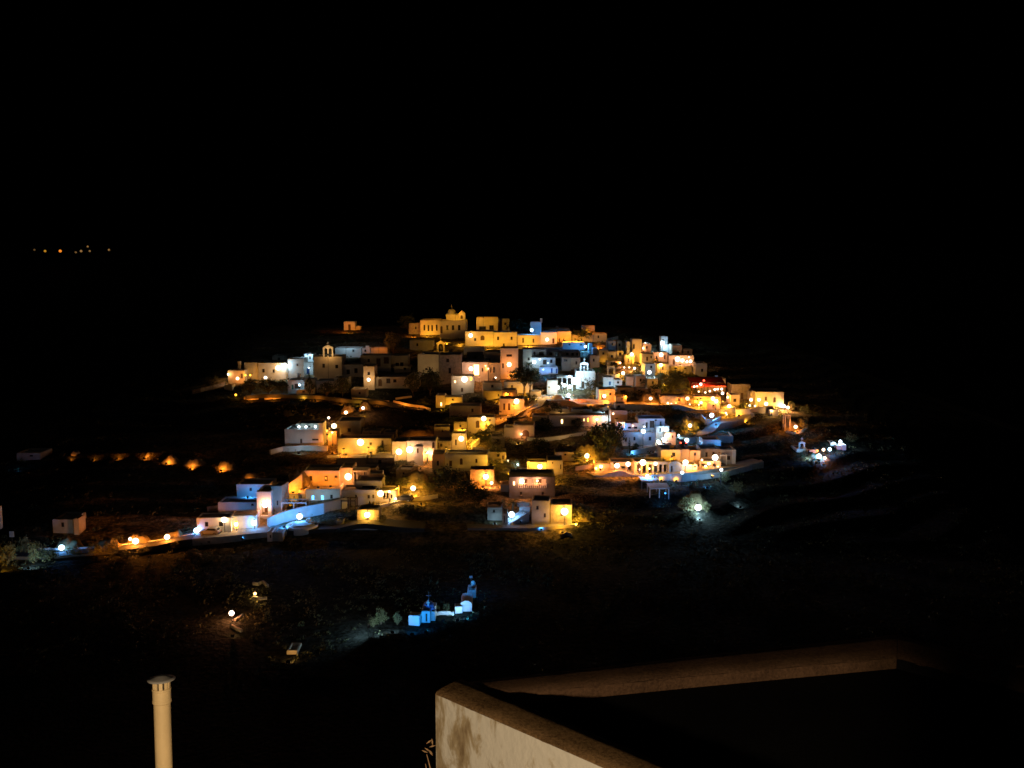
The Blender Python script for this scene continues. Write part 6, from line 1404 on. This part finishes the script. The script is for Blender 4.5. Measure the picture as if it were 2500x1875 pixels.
# ------------------------------------------------------------------ many small lights and clutter
for px, py, gy, c, L, r, lab in [
        (1570, 850, 872, 'p', 16, 0.3, 'tiny pink lamp right of the golden tower top'), (1586, 842, 866, 'c', 12, 0.25, 'tiny white lamp between the tower and the highest cube'), (1524, 897, 906, 'p', 14, 0.25, 'first tiny lamp of the pair under the tower base'), (1536, 897, 906, 'p', 14, 0.25, 'second tiny lamp of the pair under the tower base'),
        (1630, 986, 992, 'w', 12, 0.22, 'leftmost tiny lamp on the road edge under the terrace'), (1650, 988, 993, 'o', 12, 0.2, 'third tiny lamp on the road edge under the terrace'), (1684, 990, 995, 'o', 12, 0.2, 'tiny orange lamp just below the left orange road lamp'), (1776, 970, 988, 'y', 16, 0.3, 'golden lamp at the corner left of the golden low house'),
        (1884, 1004, 1011, 'w', 14, 0.24, 'first small lamp under the canvas awning'), (1893, 1004, 1011, 'w', 14, 0.26, 'second small lamp under the canvas awning'), (1830, 990, 998, 'y', 20, 0.3, 'low golden lamp under the leftmost of the three'), (1843, 992, 999, 'y', 16, 0.28, 'low golden lamp between the three upper ones'),
        (951, 1200, 1222, 'w', 12, 0.24, 'tiny lamp on the right of the yellow porch'), (1043, 1105, 1122, 'p', 14, 0.26, 'tiny pink lamp at the right of the small pink porch'), (1058, 1109, 1126, 'w', 16, 0.3, 'small lamp at the far right of the long pink house'), (1240, 1125, 1138, 'y', 14, 0.26, 'tiny golden lamp among the yellow plants'),
        (1264, 1134, 1146, 'c', 12, 0.24, 'tiny cool lamp at the end of the yellow plants'), (1273, 1060, 1072, 'p', 12, 0.22, 'tiny pink lamp before the dark arch house'), (1518, 1034, 1050, 'o', 12, 0.2, 'tiny orange lamp over the blue wedge house'), (1713, 1123, 1150, 'o', 14, 0.26, 'small orange lamp at the left of the bar front'),
        (1722, 1138, 1156, 'y', 14, 0.24, 'low golden lamp in the open bar front'), (1752, 1140, 1156, 'o', 14, 0.24, 'low orange lamp at the right of the bar front'), (1585, 1144, 1160, 'y', 14, 0.22, 'low golden lamp between the white columns'), (1561, 1146, 1160, 'o', 12, 0.2, 'low orange lamp left of the white columns'),
        (812, 1056, 1086, 'o', 14, 0.22, 'tiny orange lamp over the cream steps'), (600, 916, 932, 'y', 10, 0.16, 'tiny yellow lamp on the left corner of the olive grey house'), (1420, 918, 956, 'c', 12, 0.24, 'tiny cool lamp on the church wall under the belfry'), (1372, 936, 966, 'c', 14, 0.25, 'tiny cool lamp in the church porch'),
        (1192, 900, 930, 'o', 12, 0.22, 'tiny orange lamp on the balustrade house'), (1210, 922, 940, 'w', 12, 0.22, 'tiny lamp beneath the small arches'), (1455, 1146, 1153, 'o', 14, 0.24, 'tiny orange lamp at the very start of the arcade row'), (1706, 990, 996, 'o', 12, 0.2, 'tiny orange lamp between the yellow discs')]:
    street_lamp(px, py, gy, c, L, r, lab, group='small lamps about the village')
def parasol(label, px, gy, hpx, wpx):
    p = P(px, gy); q = p.y / F; h, w = hpx*q, wpx*q
    t = thing('parasol', label, 'parasol', p, 0, 'pale parasols')
    MB().lathe([(0.3, 0), (0.3, 0.08), (0.04, 0.1), (0.035, h)], 8).build('pole', 'whitewood', t)
    MB().lathe([(w/2, h*0.7), (w/2, h*0.66), (w*0.3, h*0.84), (0.06, h), (0, h+0.1)], 8).build('canopy', 'canvas', t)
for i, (px, gy) in enumerate([(1541, 1018), (1554, 1019), (1566, 1017), (1580, 1019)]):
    parasol(['dim pale parasol nearest the pinkish tower', 'second dim pale parasol above the blue white house', 'third dim pale parasol above the blue white house', 'dim pale parasol farthest right above the blue white house'][i], px, gy, 17, 16)
flood(1560, 1026, 18, 'w', 'faint shaded lamp before the pale parasols', aim=(0, 1, 0.5), dy=-3)
wall_line('yellow green lit low wall under the string lights', [(1545, 990), (1560, 990), (1576, 992)], 5, m='cream')
for i, (px, gy, h, w) in enumerate([(1492, 976, 26, 40), (1528, 978, 24, 36), (1560, 972, 24, 44), (1600, 966, 26, 40), (1632, 962, 24, 34), (1575, 944, 22, 32), (1556, 922, 20, 30), (1500, 900, 16, 30), (1576, 880, 22, 30), (1598, 896, 20, 30),
        (1750, 1000, 14, 30), (1810, 1000, 14, 24), (1622, 1010, 26, 60), (1660, 1024, 24, 60), (1640, 1044, 22, 50), (1110, 1040, 26, 60), (1060, 1060, 24, 60), (960, 1066, 22, 60), (905, 1060, 22, 50), (1180, 1076, 26, 50), (1210, 1090, 26, 50), (1320, 1100, 30, 60), (1380, 1112, 30, 50), (1200, 1050, 18, 30),
        (1300, 980, 18, 30), (1160, 990, 22, 44), (1130, 1000, 18, 30), (1040, 990, 18, 40), (960, 1160, 22, 50), (940, 1180, 22, 40), (1090, 1166, 24, 50), (1130, 1180, 24, 36), (1215, 1150, 20, 40), (1230, 1176, 22, 36), (870, 1262, 20, 36), (1000, 1256, 24, 60), (690, 1218, 12, 24), (676, 1232, 12, 20)]):
    where = ['under the orange block house', 'below the dim olive house', 'above the yellow green low wall', 'over the left orange road lamp', 'left of the long brown terrace', 'under the cool string lamp', 'below the tower base lamps', 'on the roof pergola bank', 'right of the golden tower', 'left of the small house row',
        'at the road edge under the pair of orange lamps', 'at the golden base wall', 'on the brown slope under the road', 'on the brown slope left of the blue curved wall', 'left of the lone golden lamp bushes', 'on the dark field above the pink house', 'above the dim brown house', 'above the pink house lamp', 'above the arched niche', 'below the golden steps',
        'above the olive lit plants', 'above the yellow yard wall', 'left of the lone slope lamp', 'under the two arched doors', 'at the ramp bend', 'beside the low golden yard', 'left of the orange gate house', 'under the pointed corner house', 'right of the orange porch wall', 'above the olive slope lamp',
        'under the white garden wall', 'left of the orange rock house', 'right of the orange yard lamp', 'over the tan annex', 'left of the lowest golden lamp', 'on the dark bank under the straight golden wall', 'behind the pergola yard', 'beside the entrance steps'][i]
    shrub(['olive', 'round'][i % 2], ['loose olive bush ', 'dark dense bush '][i % 2] + where, px, gy, h, w, group='bushes between the village terraces')
flood(900, 1562, 150, 'c', 'faint cool lamp over the dark valley field', aim=(-1, 0.5, 0.0), up=2.2)

# ------------------------------------------------------------------ scrub on the hillside
def build_scrub():
    rnd = random.Random(5); mb = MB()
    def blocked(x, y): return any(a + 0.5 < x < b - 0.5 and c + 0.7 < y < d for a, b, c, d in FOOT)
    n = 0
    while n < 9000:
        x = rnd.uniform(-120, 110); y = rnd.uniform(150, 350) if n % 4 else rnd.uniform(132, 186)
        if abs(x) > y * 0.56 or blocked(x, y): continue
        if math.sin(x*0.17 + 2*math.sin(y*0.07)) * math.sin(y*0.21 + x*0.05) < rnd.uniform(-1.0, 0.5): continue
        n += 1
        s = rnd.choice([0.35, 0.45, 0.6, 0.9]) * rnd.uniform(0.7, 1.3); z = H(x, y)
        for _ in range(11):
            th = rnd.uniform(0, 6.28); rr = s * math.sqrt(rnd.random())
            p = Vector((x + rr*math.cos(th), y + rr*math.sin(th), z + s*rnd.uniform(0.0, 0.9) * (1.1 - rr/s*0.6)))
            a = Vector((rnd.gauss(0,1), rnd.gauss(0,1), rnd.gauss(0,0.7))).normalized(); b = a.orthogonal().normalized(); cr = a.cross(b)
            q = s * rnd.uniform(0.14, 0.3)
            mb.add([p - b*q, p + cr*q*0.6, p + b*q, p - cr*q*0.6], [(0,1,2,3)])
    o = mb.build('scrub', 'leaf_olive')
    tag(o, 'low dry scrub scattered over the dark hillside', 'scrub', None, 'stuff')
build_scrub()

# lamps that would stand inside a house go on its roof or in front of it
bpy.context.view_layer.update()
EYE = Vector((0, 0, CZ))
for l in [o for o in COL.objects if o.type == 'LIGHT' and o.parent]:
    root = l.parent; p = root.location + l.matrix_local.translation
    for _ in range(3):
        for (q, a, w, d, h) in BOXES:
            v = Matrix.Rotation(-a, 3, 'Z') @ (p - q)
            if -w/2 - 0.1 < v.x < w/2 + 0.1 and -0.15 < v.y < d + 0.15 and -2 < v.z < h + 0.15:
                if root.name.startswith('floodlight'):
                    root.location.z += h + 0.35 - v.z
                else:
                    root.location += (p - EYE).normalized() * -(v.y + 0.75)
                p = root.location + l.matrix_local.translation

# ================================================================== FOREGROUND
# neighbouring flat roof with its parapet, three metres below the eye
def fg_mat():
    m = bpy.data.materials.new('stained_limewash'); m.use_nodes = True
    nt = m.node_tree; b = nt.nodes['Principled BSDF']; b.inputs['Roughness'].default_value = 0.92
    b.inputs['Specular IOR Level'].default_value = 0.15
    tc = nt.nodes.new('ShaderNodeTexCoord'); mp = nt.nodes.new('ShaderNodeMapping'); mp.inputs['Scale'].default_value = (3.2, 3.2, 1.3)
    n1 = nt.nodes.new('ShaderNodeTexNoise'); n1.inputs['Scale'].default_value = 2.3; n1.inputs['Detail'].default_value = 10; n1.inputs['Roughness'].default_value = 0.62; n1.inputs['Distortion'].default_value = 0.35
    nt.links.new(tc.outputs['Object'], mp.inputs['Vector']); nt.links.new(mp.outputs[0], n1.inputs['Vector'])
    sx = nt.nodes.new('ShaderNodeSeparateXYZ'); nt.links.new(tc.outputs['Object'], sx.inputs[0])
    mr = nt.nodes.new('ShaderNodeMapRange'); mr.inputs['From Min'].default_value = 0.12; mr.inputs['From Max'].default_value = 0.62
    mr.inputs['To Min'].default_value = 0.03; mr.inputs['To Max'].default_value = -0.17
    nt.links.new(sx.outputs['X'], mr.inputs['Value'])
    ad = nt.nodes.new('ShaderNodeMath'); ad.operation = 'ADD'
    nt.links.new(n1.outputs['Fac'], ad.inputs[0]); nt.links.new(mr.outputs[0], ad.inputs[1])
    rp = nt.nodes.new('ShaderNodeValToRGB'); e = rp.color_ramp.elements
    e[0].position = 0.44; e[0].color = (0.66, 0.645, 0.60, 1); e[1].position = 0.68; e[1].color = (0.20, 0.14, 0.08, 1)
    k = e.new(0.535); k.color = (0.40, 0.33, 0.22, 1)
    nt.links.new(ad.outputs[0], rp.inputs['Fac']); nt.links.new(rp.outputs[0], b.inputs['Base Color'])
    n2 = nt.nodes.new('ShaderNodeTexNoise'); n2.inputs['Scale'].default_value = 18; n2.inputs['Detail'].default_value = 6
    nt.links.new(tc.outputs['Object'], n2.inputs['Vector'])
    bp = nt.nodes.new('ShaderNodeBump'); bp.inputs['Strength'].default_value = 0.35; bp.inputs['Distance'].default_value = 0.03
    nt.links.new(n2.outputs['Fac'], bp.inputs['Height']); nt.links.new(bp.outputs[0], b.inputs['Normal'])
    return m
MATS['stained'] = fg_mat()
def rough_mat(name, lo, hi):
    m = bpy.data.materials.new(name); m.use_nodes = True
    nt = m.node_tree; b = nt.nodes['Principled BSDF']; b.inputs['Roughness'].default_value = 1.0; b.inputs['Specular IOR Level'].default_value = 0.05
    tc = nt.nodes.new('ShaderNodeTexCoord')
    n1 = nt.nodes.new('ShaderNodeTexNoise'); n1.inputs['Scale'].default_value = 45; n1.inputs['Detail'].default_value = 8; n1.inputs['Roughness'].default_value = 0.8
    n2 = nt.nodes.new('ShaderNodeTexNoise'); n2.inputs['Scale'].default_value = 2.2; n2.inputs['Detail'].default_value = 5
    for n in (n1, n2): nt.links.new(tc.outputs['Object'], n.inputs['Vector'])
    mx = nt.nodes.new('ShaderNodeMath'); mx.operation = 'MULTIPLY_ADD'; mx.inputs[1].default_value = 0.7
    nt.links.new(n1.outputs['Fac'], mx.inputs[0])
    m3 = nt.nodes.new('ShaderNodeMath'); m3.operation = 'MULTIPLY'; m3.inputs[1].default_value = 0.3
    nt.links.new(n2.outputs['Fac'], m3.inputs[0]); nt.links.new(m3.outputs[0], mx.inputs[2])
    rp = nt.nodes.new('ShaderNodeValToRGB'); e = rp.color_ramp.elements
    e[0].position = 0.38; e[0].color = (*lo, 1); e[1].position = 0.6; e[1].color = (*hi, 1)
    nt.links.new(mx.outputs[0], rp.inputs['Fac']); nt.links.new(rp.outputs[0], b.inputs['Base Color'])
    bp = nt.nodes.new('ShaderNodeBump'); bp.inputs['Strength'].default_value = 0.9; bp.inputs['Distance'].default_value = 0.02
    nt.links.new(n1.outputs['Fac'], bp.inputs['Height']); nt.links.new(bp.outputs[0], b.inputs['Normal'])
    return m
MATS['coping'] = rough_mat('worn_coping', (0.07, 0.038, 0.018), (0.40, 0.25, 0.12))
MATS['coping_brown'] = rough_mat('dark_brown_coping', (0.05, 0.03, 0.02), (0.17, 0.10, 0.06))  # darker and browner than the front coping
MATS['near_black'] = rough_mat('near_black_rough', (0.004, 0.004, 0.005), (0.010, 0.010, 0.011))  # near-black base for the roof floor and the side parapet
def hp(px, py, h):
    d = ray(px, py); t = -h / d.z
    return Vector((d.x * t, d.y * t, CZ - h))
def foreground():
    h = 3.0
    A = hp(1063, 1690, h); Bi = hp(1130, 1655, h)
    E = hp(1486, 1875, h); Ei = hp(1660, 1875, h)
    dfr = (E - A).normalized(); E2 = A + dfr * 7.0; nfr = (Bi - A)
    Bn = hp(1178, 1662, h)
    Cf = hp(2190, 1541, h); Ci = hp(2190, 1596, h)
    root = thing('neighbour_house', 'neighbouring flat roofed house with stained whitewashed parapet close below the camera', 'house', (A.x, A.y, CZ - h - 3.6))
    o = Vector((A.x, A.y, CZ - h - 3.6))
    def poly_wall(outer, inner, ztop, zbot, name, m, mtop):
        n = len(outer); mb = MB(); vs = []
        for p, q in zip(outer, inner):
            a = p - o; b = q - o; ins = (b - a).normalized() * 0.012
            vs += [(a.x, a.y, zbot), (a.x, a.y, ztop - 0.015), (b.x, b.y, ztop - 0.015), (b.x, b.y, zbot)]
        fs = []
        for i in range(n-1):
            for k in (0, 2): fs.append((i*4+k, i*4+k+1, (i+1)*4+k+1, (i+1)*4+k))
        fs.append((0,1,2,3)); fs.append(((n-1)*4,(n-1)*4+1,(n-1)*4+2,(n-1)*4+3))
        w = mb.add(vs, fs).build(name, m, root)
        t = MB(); rnd = random.Random(3); vs = []; fs = []; N = 26
        rows = []
        for i in range(n-1):
            K = max(2, int((outer[i+1]-outer[i]).length / 0.09))
            for j in range(K + (1 if i == n-2 else 0)):
                f = j / K; rows.append((outer[i].lerp(outer[i+1], f) - o, inner[i].lerp(inner[i+1], f) - o))
        for a, b in rows:
            wd = (b - a); ja, jb = rnd.uniform(-0.012, 0.012), rnd.uniform(-0.014, 0.014)
            for s, dz in ((0.0, -0.016), (0.05, 0.0), (0.3, 0.008), (0.65, 0.008), (0.94, 0.0), (1.0, -0.02)):
                sh = ja if s < 0.2 else jb if s > 0.8 else 0
                p = a + wd * s + wd.normalized() * sh * (1 if s > 0.8 else 0.4)
                vs.append((p.x, p.y, ztop + dz + rnd.uniform(-0.003, 0.003)))
        for i in range(len(rows)-1):
            for k in range(5): fs.append((i*6+k, i*6+k+1, (i+1)*6+k+1, (i+1)*6+k))
        t.add(vs, fs).build('coping', mtop, w, smooth=True)
        return w
    front_dir = E2 - A
    din = (Ei - Bi).normalized(); inn = Bi + din * 7.0
    poly_wall([A, A + dfr*3.5, E2], [Bi, Bi + din*3.5, inn], 3.6, -4.0, 'wall', 'stained', 'coping')
    back_dir = (Cf - Bi)
    far_out = [Bi + Vector((-0.015, -0.03, 0)), Bi.lerp(Cf, 0.5) + Vector((0.0, 0.0, 0)), Cf]
    off = (Ci - Cf)
    far_in = [Bi + dfr * 0.30 + Vector((-0.03, -0.03, 0)), (Bi + dfr * 0.30).lerp(Ci, 0.5), Ci]
    poly_wall(far_out, far_in, 3.58, -4.0, 'parapet', 'coping_brown', 'coping_brown')
    side = hp(2560, 1632, h); side_i = hp(2560, 1690, h)
    poly_wall([Cf + (side-Cf).normalized()*0.004, side], [Ci + (side-Cf).normalized()*0.004, side_i], 3.575, -4.0, 'parapet', 'near_black', 'coping_brown')  # side wall near black: its shade is put into the colour
    pts = [Bi + Vector((0.1, -0.1, 0)), Ci, side_i, inn]
    q = MB(); vs = [((p-o).x, (p-o).y, 3.48) for p in pts] + [((p-o).x, (p-o).y, 3.2) for p in pts]
    q.add(vs, [(0,1,2,3),(7,6,5,4)] + [(i, i+4, (i+1)%4+4, (i+1)%4) for i in range(4)]).build('roof', 'near_black', root)
    # second parapet piece at the right edge
    a = hp(2405, 1588, 3.0); b = hp(2520, 1584, 3.0)
    r2 = thing('roof_ledge', 'dim tan roof ledge cut by the right picture edge', 'ledge', (a.x, a.y, CZ - 3.0))
    d = b - a
    MB().add([(0,0,-3),(d.x,d.y,-3),(d.x,d.y,0),(0,0,0),(0.1,-0.28,-3),(d.x+0.1,d.y-0.28,-3),(d.x+0.1,d.y-0.28,0),(0.1,-0.28,0)],
             [(0,1,2,3),(4,7,6,5),(3,2,6,7),(0,3,7,4),(1,5,6,2)]).build('coping', 'coping_brown', r2)
    # dry twigs at the wall corner
    tw = hp(1064, 1690, h); tz = -0.75
    t = thing('dry_plant', 'dry twiggy plant at the stained corner of the near parapet', 'plant', (tw.x - 0.02, tw.y - 0.02, CZ - h - 0.84))
    for k, (x1, z1, x2, z2) in enumerate([(-0.02, 0.30, -0.045, 0.40), (-0.03, 0.20, -0.055, 0.33), (-0.01, 0.14, -0.035, 0.19), (-0.02, 0.05, -0.05, 0.11)]):
        MB().tube([(0.03, -0.02, -0.6), (0.02, -0.02, z1 - 0.1), (x1, -0.03, z1), (x2, -0.02, z2)], [0.008, 0.007, 0.005, 0.002], 6).build('stem', 'twig', t)
    lf = MB(); rnd = random.Random(2)
    for k in range(26):
        z = rnd.uniform(-0.3, 0.5); x = rnd.uniform(-0.08, 0.0); p = Vector((x, -0.03, z)); a_ = rnd.uniform(0, 3.1)
        e = Vector((math.cos(a_), 0.2, math.sin(a_))) * 0.025; f = Vector((-math.sin(a_), 0.1, math.cos(a_))) * 0.006
        lf.add([p - e, p + f, p + e, p - f], [(0,1,2,3)])
    lf.build('leaves', 'twig', t)
    # vent pipe
    Yp = 5.6
    top = at(394, 1662, Yp); zt = 3.0
    base = Vector((top.x + 0.05, Yp - 0.25, top.z - zt))
    vp = thing('vent_pipe', 'cream plastic vent pipe with a slotted cowl and flat cap', 'vent pipe', base)
    ax = (top - base); r = 0.0485
    M = Matrix.Translation((0, 0, 0)) @ ax.to_track_quat('Z', 'Y').to_matrix().to_4x4()
    def put(mb, name, m, parent=vp, smooth=False):
        mb.v = [tuple(M @ Vector(v)) for v in mb.v]; return mb.build(name, m, parent, smooth=smooth)
    L = ax.length
    put(MB().lathe([(r, -0.6), (r, L - 0.118)], 28), 'pipe', 'pvc', smooth=True)
    put(MB().lathe([(r+0.001, L-0.135), (r+0.0065, L-0.128), (r+0.0065, L-0.118), (r+0.004, L-0.112), (r+0.004, L-0.058), (r+0.007, L-0.052), (r+0.007, L-0.044), (r-0.004, L-0.042)], 28), 'collar', 'pvc', smooth=False)
    cw = MB()
    for k in range(10):
        a0 = 2*math.pi*k/10 + 0.16; a1 = a0 + 0.40
        ri, ro = r - 0.006, r + 0.003
        vs = [];
        for z in (L-0.045, L+0.004):
            for a_, rr_ in ((a0, ro), ((a0+a1)/2, ro), (a1, ro), (a1, ri), (a0, ri)): vs.append((rr_*math.cos(a_), rr_*math.sin(a_), z))
        cw.add(vs, [(0,1,6,5),(1,2,7,6),(2,3,8,7),(3,4,9,8),(4,0,5,9)])
    put(cw, 'cowl', 'pvc')
    put(MB().lathe([(0.0, L+0.003), (r, L+0.002), (r+0.030, L+0.006), (r+0.033, L+0.011), (r+0.01, L+0.016), (0.03, L+0.030), (0, L+0.032)], 28), 'cap', 'pvcgrey', smooth=True)
    put(MB().lathe([(r-0.012, L-0.044), (r-0.012, L+0.001)], 16), 'inner_tube', 'rubber')
mat('twig', (0.42, 0.27, 0.15), 0.9, 0.2, 20)
mat('pvc', (0.68, 0.52, 0.29), 0.5, 0.06, 6)
mat('pvcgrey', (0.30, 0.29, 0.28), 0.6, 0.1, 6)
foreground()
post = thing('shadow_post', 'added unseen post that shadows the right end of the far parapet', 'post', (0.2, 0.5, CZ - 4.2))  # out of view, added only to fade the far parapet into shadow
MB().box(-0.045, 0.14, -0.1, 0.1, 0, 2.75).build('shaft', 'white', post); MB().box(-0.05, 0.16, -0.13, 0.13, 2.75, 2.83).build('cap', 'white', post)
# terrace lamp of the house the photograph is taken from, behind the camera
tl = bpy.data.lights.new('terrace_lamp', 'POINT'); tl.energy = 930; tl.color = (1.0, 0.72, 0.42); tl.shadow_soft_size = 0.12
to = bpy.data.objects.new('terrace_lamp', tl); to.location = (-0.6, -1.2, CZ - 1.9); COL.objects.link(to)
